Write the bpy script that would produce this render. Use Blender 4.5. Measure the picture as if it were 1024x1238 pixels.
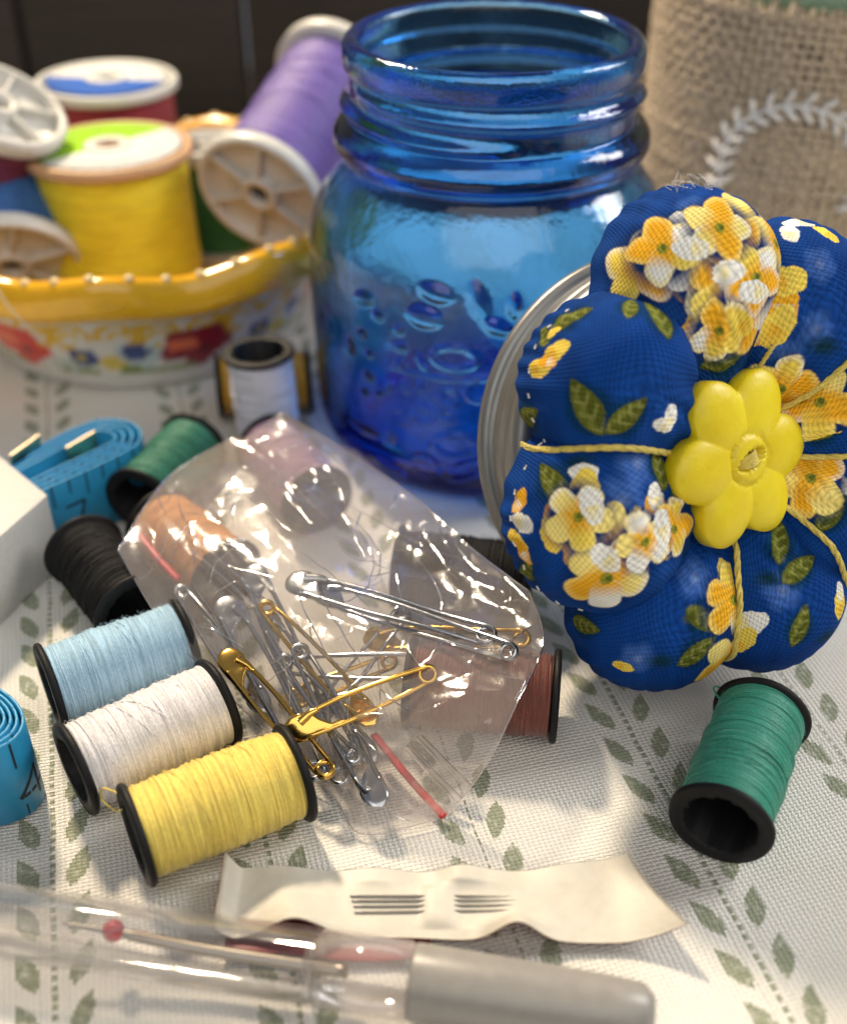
import bpy, math, random
import numpy as np
from mathutils import Vector, Matrix
from mathutils.bvhtree import BVHTree

# units: 1 Blender unit = 1 cm
for o in list(bpy.data.objects):
    bpy.data.objects.remove(o)
S = bpy.context.scene
S.unit_settings.scale_length = 0.01
R_ = math.radians
rng = np.random.default_rng(7)
random.seed(7)
COL = S.collection

# ------------------------------------------------------------------ camera
cd = bpy.data.cameras.new("camera"); cam = bpy.data.objects.new("camera", cd); COL.objects.link(cam)
cam.location = (0, 0, 15.9); cam.rotation_euler = (R_(54), 0, 0)
cd.sensor_fit = 'HORIZONTAL'; cd.sensor_width = 36; cd.lens = 1400 / 1024 * 36
cd.clip_start = 0.5; cd.clip_end = 500
cd.dof.use_dof = True; cd.dof.focus_distance = 20.3; cd.dof.aperture_fstop = 0.108
S.camera = cam

# ------------------------------------------------------------------ world and lamps
w = bpy.data.worlds.new("World"); S.world = w; w.use_nodes = True
w.node_tree.nodes["Background"].inputs[0].default_value = (0.92, 0.94, 1.0, 1)
w.node_tree.nodes["Background"].inputs[1].default_value = 0.19

def lamp(name, loc, target, power, color, sx, sy):
    l = bpy.data.lights.new(name, 'AREA'); l.shape = 'RECTANGLE'; l.size = sx; l.size_y = sy
    l.energy = power; l.color = color
    o = bpy.data.objects.new(name, l); COL.objects.link(o); o.location = loc
    o.rotation_euler = (Vector(target) - Vector(loc)).to_track_quat('-Z', 'Y').to_euler()
    return o
lamp("window_light_warm", (-32, 76, 72), (-1, 13, 0), 146000, (1.0, 0.82, 0.59), 9, 9)
lamp("window_light_cool", (72, 40, 58), (3, 18, 0), 58000, (1.0, 0.98, 0.94), 26, 40)
lamp("front_fill_light", (10, -70, 95), (0, 20, 0), 88000, (1.0, 0.95, 0.87), 150, 110)  # broad fill lamp added behind the camera to lift the fronts
S.view_settings.view_transform = 'Standard'; S.view_settings.look = 'None'
S.view_settings.exposure = 0; S.view_settings.gamma = 1
S.cycles.use_denoising = True
try: S.cycles.denoiser = 'OPENIMAGEDENOISE'
except Exception: pass
S.cycles.max_bounces = 14; S.cycles.transmission_bounces = 14; S.cycles.transparent_max_bounces = 32
S.cycles.glossy_bounces = 6; S.cycles.diffuse_bounces = 4
S.cycles.caustics_reflective = False; S.cycles.caustics_refractive = True; S.cycles.blur_glossy = 0.3
S.cycles.sample_clamp_indirect = 6

# ------------------------------------------------------------------ node helper
class X:
    def __init__(s, nt, sock): s.nt, s.s = nt, sock
    def _m(s, op, *a):
        n = s.nt.nodes.new('ShaderNodeMath'); n.operation = op
        for i, q in enumerate((s,) + a):
            if isinstance(q, X): s.nt.links.new(q.s, n.inputs[i])
            else: n.inputs[i].default_value = float(q)
        return X(s.nt, n.outputs[0])
    def __add__(s, o): return s._m('ADD', o)
    def __sub__(s, o): return s._m('SUBTRACT', o)
    def __mul__(s, o): return s._m('MULTIPLY', o)
    def __truediv__(s, o): return s._m('DIVIDE', o)
    def abs(s): return s._m('ABSOLUTE')
    def sin(s): return s._m('SINE')
    def floor(s): return s._m('FLOOR')
    def fract(s): return s._m('FRACT')
    def max(s, o): return s._m('MAXIMUM', o)
    def min(s, o): return s._m('MINIMUM', o)
    def lt(s, o): return s._m('LESS_THAN', o)
    def gt(s, o): return s._m('GREATER_THAN', o)
    def pow(s, o): return s._m('POWER', o)
    def smooth(s, a, b):
        n = s.nt.nodes.new('ShaderNodeMapRange'); n.interpolation_type = 'SMOOTHSTEP'
        s.nt.links.new(s.s, n.inputs[0]); n.inputs[1].default_value = a; n.inputs[2].default_value = b
        return X(s.nt, n.outputs[0])

class Mat:
    def __init__(s, name, color=(.8, .8, .8), rough=.5, **kw):
        s.m = bpy.data.materials.new(name); s.m.use_nodes = True; s.nt = s.m.node_tree
        s.b = s.nt.nodes["Principled BSDF"]
        s.b.inputs["Base Color"].default_value = (*color, 1); s.b.inputs["Roughness"].default_value = rough
        for k, v in kw.items():
            i = s.b.inputs[k.replace('_', ' ')]
            i.default_value = (*v, 1) if isinstance(v, tuple) else v
    def coord(s, kind='Object'):
        n = s.nt.nodes.new('ShaderNodeTexCoord'); return n.outputs[kind]
    def xyz(s, sock):
        n = s.nt.nodes.new('ShaderNodeSeparateXYZ'); s.nt.links.new(sock, n.inputs[0])
        return [X(s.nt, n.outputs[i]) for i in range(3)]
    def noise(s, scale, detail=3, co=None, vec=None, rough=.55):
        n = s.nt.nodes.new('ShaderNodeTexNoise'); n.inputs['Scale'].default_value = scale
        n.inputs['Detail'].default_value = detail; n.inputs['Roughness'].default_value = rough
        co = co or s.coord()
        if vec:
            mp = s.nt.nodes.new('ShaderNodeMapping'); mp.inputs['Scale'].default_value = vec
            s.nt.links.new(co, mp.inputs[0]); co = mp.outputs[0]
        s.nt.links.new(co, n.inputs['Vector'])
        return X(s.nt, n.outputs[0])
    def attr(s, name):
        n = s.nt.nodes.new('ShaderNodeAttribute'); n.attribute_name = name; return n.outputs['Color']
    def mix(s, fac, a, b, mode='MIX'):
        n = s.nt.nodes.new('ShaderNodeMix'); n.data_type = 'RGBA'; n.blend_type = mode
        for i, q in ((0, fac), (6, a), (7, b)):
            if isinstance(q, X): s.nt.links.new(q.s, n.inputs[i])
            elif isinstance(q, bpy.types.NodeSocket): s.nt.links.new(q, n.inputs[i])
            elif isinstance(q, tuple): n.inputs[i].default_value = (*q, 1)
            else: n.inputs[i].default_value = q
        return n.outputs[2]
    def set(s, inp, q):
        s.nt.links.new(q.s if isinstance(q, X) else q, s.b.inputs[inp]); return s
    def bump(s, h, dist=.02, strength=1.0):
        n = s.nt.nodes.new('ShaderNodeBump'); n.inputs['Distance'].default_value = dist
        n.inputs['Strength'].default_value = strength
        s.nt.links.new(h.s, n.inputs['Height']); s.nt.links.new(n.outputs[0], s.b.inputs['Normal']); return s
    def weave(s, u, v, jitter=None):
        """plain weave height 0..1 with over/under threads; u, v in thread counts"""
        pi = math.pi
        if jitter is not None: u = u + jitter; v = v + jitter
        su = (u * pi).sin(); sv = (v * pi).sin(); p = su * sv
        warp = su.abs() * (p * .38 + .62); weft = sv.abs() * (p * -.38 + .62)
        return warp.max(weft), p

# ------------------------------------------------------------------ mesh helpers
def mesh(name, v, f, smooth=True):
    me = bpy.data.meshes.new(name)
    v = np.asarray(v, float)
    if isinstance(f, np.ndarray):
        me.vertices.add(len(v)); me.vertices.foreach_set('co', v.ravel())
        k = f.shape[1]
        me.loops.add(f.size); me.loops.foreach_set('vertex_index', f.ravel().astype(np.int32))
        me.polygons.add(len(f)); me.polygons.foreach_set('loop_start', np.arange(0, f.size, k, dtype=np.int32))
        me.update(calc_edges=True)
    else:
        me.from_pydata([tuple(p) for p in v], [], f)
    if smooth: me.polygons.foreach_set('use_smooth', [True] * len(me.polygons))
    me.validate(); me.update()
    return me
def obj(name, me, mat, parent=None, **props):
    o = bpy.data.objects.new(name, me); COL.objects.link(o)
    if mat is not None:
        if not me.materials: me.materials.append(mat.m)
        elif me.materials[0] != mat.m:
            o.material_slots[0].link = 'OBJECT'; o.material_slots[0].material = mat.m
    if parent: o.parent = parent
    for k, q in props.items(): o[k] = q
    return o
def tag(o, label, cat, group=None):
    o['label'] = label; o['category'] = cat
    if group: o['group'] = group
    return o
def thing(name, label, cat, loc=(0, 0, 0), group=None, rot=None):
    o = bpy.data.objects.new(name, None); COL.objects.link(o); o.location = loc; o.empty_display_size = .5
    if rot is not None: o.rotation_euler = rot
    return tag(o, label, cat, group)
def grid(P, wu=False, wv=False, off=0):
    nu, nv = P.shape[:2]
    iu = np.arange(nu if wu else nu - 1); iv = np.arange(nv if wv else nv - 1)
    a, b = np.meshgrid(iu, iv, indexing='ij'); a1 = (a + 1) % nu; b1 = (b + 1) % nv
    f = np.stack([a * nv + b, a1 * nv + b, a1 * nv + b1, a * nv + b1], -1).reshape(-1, 4) + off
    return P.reshape(-1, 3), f
def lathe(prof, n=64, a0=0, a1=2 * math.pi):
    """closed ring of profile points (r, z) revolved about z; outward normals for an upward outer profile"""
    prof = np.asarray(prof, float); full = abs(a1 - a0 - 2 * math.pi) < 1e-6
    th = np.linspace(a0, a1, n, endpoint=not full)
    P = np.stack([np.outer(np.cos(th), prof[:, 0]), np.outer(np.sin(th), prof[:, 0]),
                  np.tile(prof[:, 1], (n, 1))], -1)
    return P
def lathe_mesh(name, prof, n=64, closed=False):
    P = lathe(prof, n); return mesh(name, *grid(P, True, closed))
def smooth_path(pts, n=8, closed=False):
    p = np.asarray(pts, float); m = len(p); out = []
    rg = range(m if closed else m - 1)
    for i in rg:
        if closed: p0, p1, p2, p3 = p[(i - 1) % m], p[i], p[(i + 1) % m], p[(i + 2) % m]
        else: p0, p1, p2, p3 = p[max(i - 1, 0)], p[i], p[i + 1], p[min(i + 2, m - 1)]
        for t in np.linspace(0, 1, n, endpoint=False):
            out.append(.5 * (2 * p1 + (p2 - p0) * t + (2 * p0 - 5 * p1 + 4 * p2 - p3) * t * t + (3 * p1 - p0 - 3 * p2 + p3) * t ** 3))
    if not closed: out.append(p[-1])
    return np.array(out)
def tube(path, r, sides=8, cap=True, flat=1.0):
    p = np.asarray(path, float); n = len(p); r = np.broadcast_to(np.asarray(r, float), (n,))
    t = np.gradient(p, axis=0); t /= np.linalg.norm(t, axis=1)[:, None] + 1e-12
    nrm = np.cross(t[0], (0, 0, 1.)); 
    if np.linalg.norm(nrm) < .1: nrm = np.cross(t[0], (1., 0, 0))
    nrm /= np.linalg.norm(nrm); N = []
    for i in range(n):
        nrm = nrm - t[i] * (nrm @ t[i]); nrm /= np.linalg.norm(nrm); N.append(nrm)
    N = np.array(N); B = np.cross(t, N); a = np.linspace(0, 2 * math.pi, sides, endpoint=False)
    P = p[:, None] + r[:, None, None] * (np.cos(a)[None, :, None] * N[:, None] + flat * np.sin(a)[None, :, None] * B[:, None])
    v, f = grid(P, False, True)
    if cap:
        v = np.vstack([v, p[:1], p[-1:]]); k = len(v); tri = []
        for i in range(sides):
            j = (i + 1) % sides
            tri.append((k - 2, j, i, i)); b = (n - 1) * sides; tri.append((k - 1, b + i, b + j, b + j))
        f = np.vstack([f, np.array(tri)])
    return v, f
def fix(f):
    """quads with repeated last index -> python face lists"""
    return [tuple(q[:3]) if q[2] == q[3] else tuple(q) for q in f.tolist()]
def join(parts):
    V, Fc, o = [], [], 0
    for v, f in parts:
        V.append(np.asarray(v, float)); Fc += [tuple(i + o for i in q) for q in (fix(f) if isinstance(f, np.ndarray) else f)]; o += len(v)
    return np.vstack(V), Fc
def tube_mesh(name, path, r, sides=8, flat=1.0):
    v, f = tube(path, r, sides, True, flat); return mesh(name, v, fix(f))
def xf(v, origin, ax, ay, az):
    M = np.stack([ax, ay, az], 0); return np.asarray(v) @ M + np.asarray(origin)
def vnoise(p, scale, seed=0, oct=3):
    """cheap smooth pseudo noise from sines"""
    r = np.random.default_rng(seed); out = 0; amp = 1
    for o in range(oct):
        for k in range(4):
            d = r.normal(size=3); d /= np.linalg.norm(d)
            out = out + amp * np.sin((p @ d) * scale * (1.7 ** o) * (0.7 + .6 * r.random()) + r.random() * 6.28)
        amp *= .55
    return out / 5
def axis_frame(a, b):
    z = np.array(b, float) - np.array(a, float); L = np.linalg.norm(z); z /= L
    x = np.cross((0, 0, 1.), z)
    x = np.array([1., 0, 0]) - z * z[0] if np.linalg.norm(x) < .2 else x
    x /= np.linalg.norm(x)
    return Matrix(np.stack([x, np.cross(z, x), z], 1).tolist()).to_euler(), L

# ------------------------------------------------------------------ materials
def plain(name, c, r=.4, bump=0, scale=20, **kw):
    m = Mat(name, c, r, **kw)
    n = m.noise(scale, 4)
    m.set('Base Color', m.mix(n.smooth(.3, .7), tuple(q * .95 for q in c), tuple(min(1, q * 1.04) for q in c)))
    m.set('Roughness', n * .16 + (r - .08))
    if bump: m.bump(m.noise(scale * 3, 4), bump)
    return m
BLACK = plain("black_plastic", (.009, .009, .010), .5, .01, 9, Specular_IOR_Level=.2)
WHITEP = plain("white_plastic", (.56, .545, .50), .4, .004, 6, Subsurface_Weight=.0)
TANP = plain("tan_plastic", (.55, .33, .17), .45, .003, 6)
def thread_mat(name, c, sheen=.25, rough=.55, spec=.4):
    m = Mat(name, c, rough, Sheen_Weight=sheen, Sheen_Roughness=.4)
    m.b.inputs['Specular IOR Level'].default_value = spec
    co = m.coord()
    n1 = m.noise(1.0, 4, co, (1.2, 1.2, 26)); n2 = m.noise(1.0, 3, co, (22, 22, 60)); n3 = m.noise(1.1, 2, co)
    d = tuple(q * .72 for q in c); l = tuple(min(1, q * 1.22 + .01) for q in c)
    m.set('Base Color', m.mix((n1 * .55 + n2 * .35 + n3 * .1).smooth(.34, .66), d, l))
    m.bump(n2, .03, .7)
    return m

# ------------------------------------------------------------------ setting: cloth, back panel
def cloth_material():
    m = Mat("woven_cloth", (.8, .78, .74), .85, Sheen_Weight=.15)
    co = m.coord(); x, y, z = m.xyz(co)
    jx = m.noise(.9, 2, co); jy = m.noise(.8, 2, co)
    p = .088
    u = (x * .9656 + y * .26) + (jx - .5) * .10; v = (x * -.26 + y * .9656) + (jy - .5) * .10
    wv, over = m.weave(u / p, v / (p * .82))
    fib = m.noise(38, 3, co)
    # printed sprigs, stepped to the threads
    uq = ((u / (p * .5)).floor()) * (p * .5); vq = ((v / (p * .41)).floor()) * (p * .41)
    un = (uq - .67) / 3.46; U = (un - (un + .5).floor()) * 3.46
    def leaf(U, off, V0):
        W = (vq - V0) / .9; V = (W - (W + .5).floor()) * .9
        a = U.abs() - off
        s, c = .34, .94
        along = a * s + V * c; across = a * c - V * s
        e = (along / .36).pow(2).s; e = (along * along) / (.41 * .41); 
        wdt = ((along * along) * -.95 + .16).max(.002)
        q = (across * across) / (wdt * wdt)
        return (q).lt(1.0) * (e).lt(1.0)
    Lf = leaf(U, .41, .45) 
    dash = ((vq / .175).fract().lt(.66)) * (U.abs().lt(.038))
    side = ((vq / .09).fract().lt(.45)) * ((U.abs() - .2).abs().lt(.025)) * .28
    mask = Lf.max(dash).max(side)
    worn = m.noise(7, 4, co); mask = mask * (worn.smooth(.28, .5) * .42 + .42) 
    base = m.mix(m.noise(.35, 3, co).smooth(.3, .7), (.82, .785, .71), (.87, .845, .785))
    base = m.mix((fib * .35 + wv * .65).smooth(.12, .62), (.70, .665, .60), base)
    green = m.mix(fib.smooth(.3, .7), (.12, .155, .07), (.31, .34, .20))
    m.set('Base Color', m.mix(mask, base, green))
    m.bump(wv + fib * .35, .06, .75)
    return m
CLOTH = cloth_material()
gx = np.linspace(-45, 45, 301); gy = np.linspace(-10, 41, 201)
A, B = np.meshgrid(gx, gy, indexing='ij'); Pz = np.zeros_like(A)
P = np.stack([A, B, Pz], -1)
P[..., 2] = -.035 + .035 * vnoise(np.stack([A, B, Pz], -1), .6, 3)
obj("tablecloth", mesh("tablecloth", *grid(P)), CLOTH, kind="structure")
WOOD = Mat("dark_wood", (.02, .012, .009), .6)
n = WOOD.noise(1, 5, None, (.25, 2, 6)); WOOD.set('Base Color', WOOD.mix(n.smooth(.3, .7), (.003, .0024, .0022), (.016, .009, .007)))
WOOD.bump(n, .03)
def box_mesh(name, x0, x1, y0, y1, z0, z1, bev=.05, seg=2):
    import bmesh
    bm = bmesh.new(); bmesh.ops.create_cube(bm, size=1)
    for q in bm.verts: q.co = ((x0 + x1) / 2 + q.co.x * (x1 - x0), (y0 + y1) / 2 + q.co.y * (y1 - y0), (z0 + z1) / 2 + q.co.z * (z1 - z0))
    bmesh.ops.bevel(bm, geom=bm.edges[:], offset=bev, segments=seg, affect='EDGES', profile=.5)
    me = bpy.data.meshes.new(name); bm.to_mesh(me); bm.free()
    me.polygons.foreach_set('use_smooth', [True] * len(me.polygons)); return me
obj("table", box_mesh("table", -46, 46, -11, 60, -3, -.12, .2), WOOD, kind="structure")
cab = thing("wooden_cabinet", "dark brown wooden cabinet front standing behind the bowl and blue jar", "cabinet", (0, 46, -.1))
for i, (a, b) in enumerate([(-40, -15.2), (-15, -6.8), (-6.6, 2.4), (2.6, 12.8), (13, 40)]):
    obj("panel", box_mesh("panel", a, b, -.3 + .02 * (i % 2), .8, 0, 8.6, .12), WOOD, cab)
obj("rail", box_mesh("rail", -40, 40, -1.0, -.32, 0, 1.6, .12), WOOD, cab)

# ------------------------------------------------------------------ blue glass jar
def jar():
    outer = [(0, .22), (1.6, .2), (2.6, .12), (3.05, .0), (3.45, .02), (3.8, .2), (4.03, .55), (4.13, 1.0), (4.17, 2), (4.18, 3.5), (4.18, 4.9),
             (4.12, 5.5), (3.98, 6.0), (3.76, 6.42), (3.5, 6.75), (3.3, 6.98), (3.24, 7.12), (3.27, 7.2), (3.38, 7.28), (3.49, 7.4), (3.53, 7.56), (3.50, 7.72), (3.39, 7.88),
             (3.25, 7.99), (3.17, 8.08), (3.15, 8.9), (3.17, 8.98), (3.24, 9.08), (3.26, 9.3), (3.24, 9.5), (3.16, 9.62), (3.03, 9.66)]
    inner = [(2.92, 9.62), (2.86, 9.5), (2.84, 9.0), (2.84, 8.0), (2.86, 7.4), (2.95, 7.0), (3.2, 6.72), (3.5, 6.35), (3.72, 5.95), (3.84, 5.5), (3.88, 4.9),
             (3.88, 3.5), (3.86, 2), (3.78, 1.25), (3.5, .85), (3.0, .68), (2.0, .62), (0, .64)]
    def dens(pr, step):
        pr = np.array(smooth_path(np.array([(a, 0, b) for a, b in pr]), 6))[:, [0, 2]]
        d = np.r_[0, np.cumsum(np.linalg.norm(np.diff(pr, axis=0), axis=1))]
        s = np.linspace(0, d[-1], int(d[-1] / step)); return np.stack([np.interp(s, d, pr[:, 0]), np.interp(s, d, pr[:, 1])], 1)
    o = dens(outer, .045); i = dens(inner, .1); no = len(o)
    pr = np.vstack([o, i]); pr[0, 0] = pr[-1, 0] = 1e-4
    n = 420; P = lathe(pr, n)
    th = np.linspace(0, 2 * math.pi, n, endpoint=False)[:, None]
    Z = P[..., 2]; rad = np.hypot(P[..., 0], P[..., 1]); d = np.zeros_like(Z)
    om = np.zeros_like(Z); om[:, :no] = 1
    # screw thread bead: a helix of one turn and a bit
    lam = (th - R_(200)) / (2 * math.pi); lam = lam - np.floor(lam)
    for k in (0, 1):
        zc = 8.78 - .52 * (lam + k); live = np.clip((lam if k == 0 else 1 - lam) * 14, 0, 1) if k else np.clip(lam * 14, 0, 1)
        if k: live = np.clip((.22 - lam) * 14, 0, 1)
        d += om * live * .19 * np.exp(-((Z - zc) / .13) ** 2) * (Z > 7.95)
    # embossed ornament (angle in degrees from the front, z, half sizes, tilt, ring?)
    ang = (np.degrees(th) + 90 + 180) % 360 - 180
    SX = np.radians(ang) * 4.18
    for (a, z, sx, sz, t, ring) in EMB:
        dx = SX - math.radians(a) * 4.18; dz = Z - z; c, s = math.cos(R_(t)), math.sin(R_(t))
        e = np.sqrt(((dx * c + dz * s) / sx) ** 2 + ((dz * c - dx * s) / sz) ** 2)
        k = min(sx, sz)
        if ring: d += om * .06 * np.exp(-((e - 1) * k / .05) ** 2)
        else: d += om * .10 * np.clip(1 - e ** 2, 0, 1) ** .8
    # mould seam and hand-pressed waviness
    seam = np.exp(-((ang - 14) / .5) ** 2); d += om * .012 * seam
    pn = P.copy(); d += om * .018 * vnoise(pn, 1.1, 5) * (Z > .4) + (1 - om) * .02 * vnoise(pn, 1.3, 9)
    # offset along the profile normal (mostly radial on the walls)
    f = np.where(rad > 1e-3, (rad + d * (Z > .25)) / np.maximum(rad, 1e-3), 1)
    P[..., 0] *= f; P[..., 1] *= f
    v, fc = grid(P, True, False)
    return mesh("blue_glass_jar", v, fc)
EMB = []
#EMB_DATA
EMB = [(-17.8, 5.49, 0.394, 0.215, -12, 0), (-21.0, 4.93, 0.427, 0.279, -5, 0), (-5.2, 5.39, 0.222, 0.468, 18, 0), (0.2, 4.84, 0.344, 0.178, -25, 0), (-41.6, 4.99, 0.332, 0.184, 10, 0), (-36.3, 4.70, 0.176, 0.122, 0, 0), (-29.0, 4.51, 0.141, 0.122, 0, 0), (-28.6, 4.11, 0.162, 0.143, 0, 0), (-28.9, 3.68, 0.185, 0.145, 0, 0), (-43.2, 4.10, 0.150, 0.125, 0, 0), (-48.9, 3.64, 0.197, 0.277, 10, 0), (-40.3, 3.66, 0.144, 0.105, 0, 0), (-41.0, 3.08, 0.196, 0.149, 0, 0), (-43.0, 2.64, 0.128, 0.108, 0, 0), (-37.1, 2.76, 0.140, 0.107, 0, 0), (-11.5, 4.06, 0.466, 0.263, 0, 1), (-2.7, 3.35, 0.393, 0.287, 20, 1), (-13.0, 3.09, 0.203, 0.207, 0, 1), (-28.6, 2.40, 0.232, 0.213, 0, 1), (-20.8, 2.55, 0.215, 0.211, 0, 1), (-13.5, 2.62, 0.168, 0.146, 0, 1), (-11.0, 1.87, 0.490, 0.276, 8, 1), (-7.0, 1.23, 0.491, 0.194, 30, 1), (5.1, 5.30, 0.154, 0.313, 0, 0), (10.1, 4.36, 0.319, 0.200, 20, 0), (-21.0, 1.18, 0.324, 0.304, 0, 1), (-33.5, 0.83, 0.555, 0.177, -15, 0), (-17.7, 3.55, 1.311, 0.045, 0, 0), (-32.9, 3.01, 0.066, 0.190, 0, 0), (-27.0, 3.13, 0.061, 0.188, 0, 0), (-22.1, 3.26, 0.058, 0.187, 0, 0), (13.4, 3.33, 0.368, 0.247, 0, 1), (-21.6, 3.84, 0.076, 0.266, 30, 0), (-43.6, 1.63, 0.531, 0.110, 0, 0), (-33.3, 1.70, 0.204, 0.174, 0, 0), ]
#END_EMB_DATA
GLASS = Mat("blue_glass", (.55, .78, 1), .03, Transmission_Weight=1.0, IOR=1.5)
va = GLASS.nt.nodes.new('ShaderNodeVolumeAbsorption'); va.inputs[0].default_value = (.02, .64, .965, 1); va.inputs[1].default_value = 2.5
GLASS.nt.links.new(va.outputs[0], GLASS.nt.nodes['Material Output'].inputs['Volume'])
gz = GLASS.xyz(GLASS.coord())[2]
GLASS.bump(GLASS.noise(3.2, 5) + GLASS.noise(13, 2) * (gz.smooth(7.9, 8.3) * .35 + .02), .03, .5)
j = obj("glass_jar", jar(), GLASS); j.location = (1.5, 25.9, .03)
tag(j, "empty cobalt blue glass jar with screw neck and embossed dots and rings", "jar")

# ------------------------------------------------------------------ small plastic spools of thread
def winding(L, r, nrid, seed, fuzz=.012, nth=72, bulge=.02):
    r_ = np.random.default_rng(seed); sub = 4; rows = nrid * sub + 1
    z = np.linspace(-L / 2, L / 2, rows); th = np.linspace(0, 2 * math.pi, nth, endpoint=False)
    ed = np.r_[0, np.cumsum(.55 + .9 * r_.random(nrid))]; ed = ed / ed[-1] * L - L / 2; z = np.interp(np.arange(rows) / sub, np.arange(nrid + 1), ed)
    ph = (np.arange(rows) % sub) / sub; rid = np.arange(rows) // sub
    roff = r_.normal(0, fuzz, nrid + 1)[rid]
    prof = r + bulge * np.cos(z / L * 3.0) + .55 * roff - .016 * (1 - np.abs(np.sin(ph * math.pi)))
    low = np.interp(z, np.linspace(-L / 2, L / 2, 9), r_.normal(0, bulge * .6, 9)); prof = prof + low
    til = r_.normal(0, .018, nrid + 1)[rid]; tph = r_.random(nrid + 1)[rid] * 6.28
    TH, Zg = np.meshgrid(th, z, indexing='ij')
    pitch = L / nrid
    Zz = Zg + til[None] * np.sin(TH + tph[None])
    Rr = prof[None] + .006 * np.sin(TH * 3 + tph[None])
    P = np.stack([Rr * np.cos(TH), Rr * np.sin(TH), Zz], -1)
    # close the ends in to the core
    e0 = P[:, :1].copy(); e0[..., :2] *= .86; e1 = P[:, -1:].copy(); e1[..., :2] *= .86
    v, f = grid(np.concatenate([e0, P, e1], 1), True, False); parts = [(v, f.tolist())]
    for k in range(9):   # strands that cross the lay
        a0 = r_.random() * 6.28; sp = .8 + 2.2 * r_.random(); z0 = r_.uniform(-.42, .2) * L; q = np.linspace(0, 1, 22); zz = z0 + q * L * r_.uniform(.08, .32)
        rr_ = np.interp(zz, z, prof) + .006; a_ = a0 + q * sp * 1.6
        parts.append(tube(np.stack([rr_ * np.cos(a_), rr_ * np.sin(a_), zz], 1), pitch * .28, 4))
    return mesh("thread", *join(parts))
def core_mesh(L=2.8, R=.86, ri=.6, seed=0):
    h = L / 2; t = .13; b = .035
    pr = [(ri, -h + b), (ri + b, -h), (R - b, -h), (R, -h + b), (R, -h + t - b), (R - b, -h + t), (.66, -h + t), (.66, h - t), (R - b, h - t), (R, h - t + b),
          (R, h - b), (R - b, h), (ri + b, h), (ri, h - b)]
    P = lathe(pr, 56); r = np.random.default_rng(seed)
    th = np.linspace(0, 2 * math.pi, 56, endpoint=False)
    wob = .012 * np.sin(th * 2 + r.random() * 6) + .008 * np.sin(th * 5 + r.random() * 6)
    P[..., :2] *= (1 + wob[:, None, None])
    for k in (0, 1, 12, 13):   # ragged moulding flash round the hole
        P[:, k, :2] *= (1 - np.clip(r.normal(0, .022, 56) + .09 * (r.random(56) < .05), -.02, .12))[:, None]
    return mesh("spool_core", *grid(P, True, True))
WIND = [winding(2.52, .76, 76, s, .016) for s in (1, 2, 3)]
CORES = [core_mesh(seed=s) for s in (1, 2)]
def fuzz_mesh(L, r, n, seed):
    rr = np.random.default_rng(seed); parts = []
    for i in range(n):
        a = rr.random() * 6.28; z = (rr.random() - .5) * L; l = .03 + .09 * rr.random()
        t = np.array([-math.sin(a), math.cos(a), 0]); nn = np.array([math.cos(a), math.sin(a), 0]); k = np.array([0, 0, 1.])
        p0 = nn * r + k * z; d = t * rr.normal(0, 1) + k * rr.normal(0, .6)
        d = d / np.linalg.norm(d)
        pts = [p0 - nn * .01, p0 + d * l * .5 + nn * l * (.2 + .3 * rr.random()), p0 + d * l + nn * l * rr.random() * .35]
        parts.append(tube(pts, .0022, 3, False))
    V, Fc, o = [], [], 0
    for v, f in parts: V.append(v); Fc.append(f + o); o += len(v)
    return mesh("fuzz", np.vstack(V), np.vstack(Fc))
FUZZ = fuzz_mesh(2.4, .79, 420, 4)
SG = "small thread spools on the cloth"
nsp = 0
def spool(label, a, b, mat, fuzz=False, tail=None, thick=1.0):
    """a, b: world centres of the two end faces"""
    global nsp
    a = np.array(a, float); b = np.array(b, float); e, L = axis_frame(a, b)
    t = thing("thread_spool", label, "thread spool", tuple((a + b) / 2), SG, e)
    t.scale = (1, 1, 1)
    c = obj("spool_core", CORES[nsp % 2], BLACK, t); c.scale = (1, 1, L / 2.8)
    wd = obj("thread", WIND[nsp % 3], mat, t); wd.scale = (thick, thick, (L - .27) / 2.53); wd.rotation_euler = (0, 0, nsp * 1.3)
    if fuzz: obj("fuzz", FUZZ, mat, t, kind="stuff").rotation_euler = (0, 0, nsp * .7)
    if tail is not None:
        obj("thread_tail", tube_mesh("thread_tail", smooth_path(tail, 10), .018, 5), mat, t)
    nsp += 1
    return t
PALE_THREAD = plain("pale_thread", (.72, .66, .55), .7)
T = {k: thread_mat("thread_" + k, *v) for k, v in dict(
    yellow=((.86, .64, .13),), white=((.80, .77, .78),), pale_blue=((.36, .56, .72),), black=((.007, .0065, .0065), .0, .7, .2),
    teal=((.015, .27, .185), .3, .4, .6), green=((.012, .17, .10), .25, .45), orange=((.74, .31, .03),), brown=((.17, .045, .03),),
    gold=((.62, .33, .03),), mauve=((.40, .24, .34),), white2=((.68, .70, .80),), ).items()}
spool("spool of teal green thread lying alone in front of the pincushion", (4.76, 12.09, .87), (6.03, 14.58, .87), T['teal'], True, [(.74, .30, 1.1), (.83, .3, 1.2), (.9, .3, 1.33), (.8, .24, 1.44), (.6, .1, 1.43), (.5, -.1, 1.3)])
spool("spool of pale yellow thread beside the pins, nearest of three spools", (-4.64, 11.89, .87), (-2.12, 13.24, .87), T['yellow'], True,
      [(.7, .3, -1.42), (1.0, .2, -1.6), (1.05, -.1, -1.65), (.8, -.2, -1.5), (.6, 0, -1.43)])
spool("spool of white thread lying between the pale blue and pale yellow spools", (-5.93, 13.25, .87), (-3.65, 14.88, .87), T['white'], True)
spool("spool of pale sky blue thread lying between the black and white spools", (-6.86, 15.19, .87), (-4.52, 16.53, .87), T['pale_blue'], True)
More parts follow.
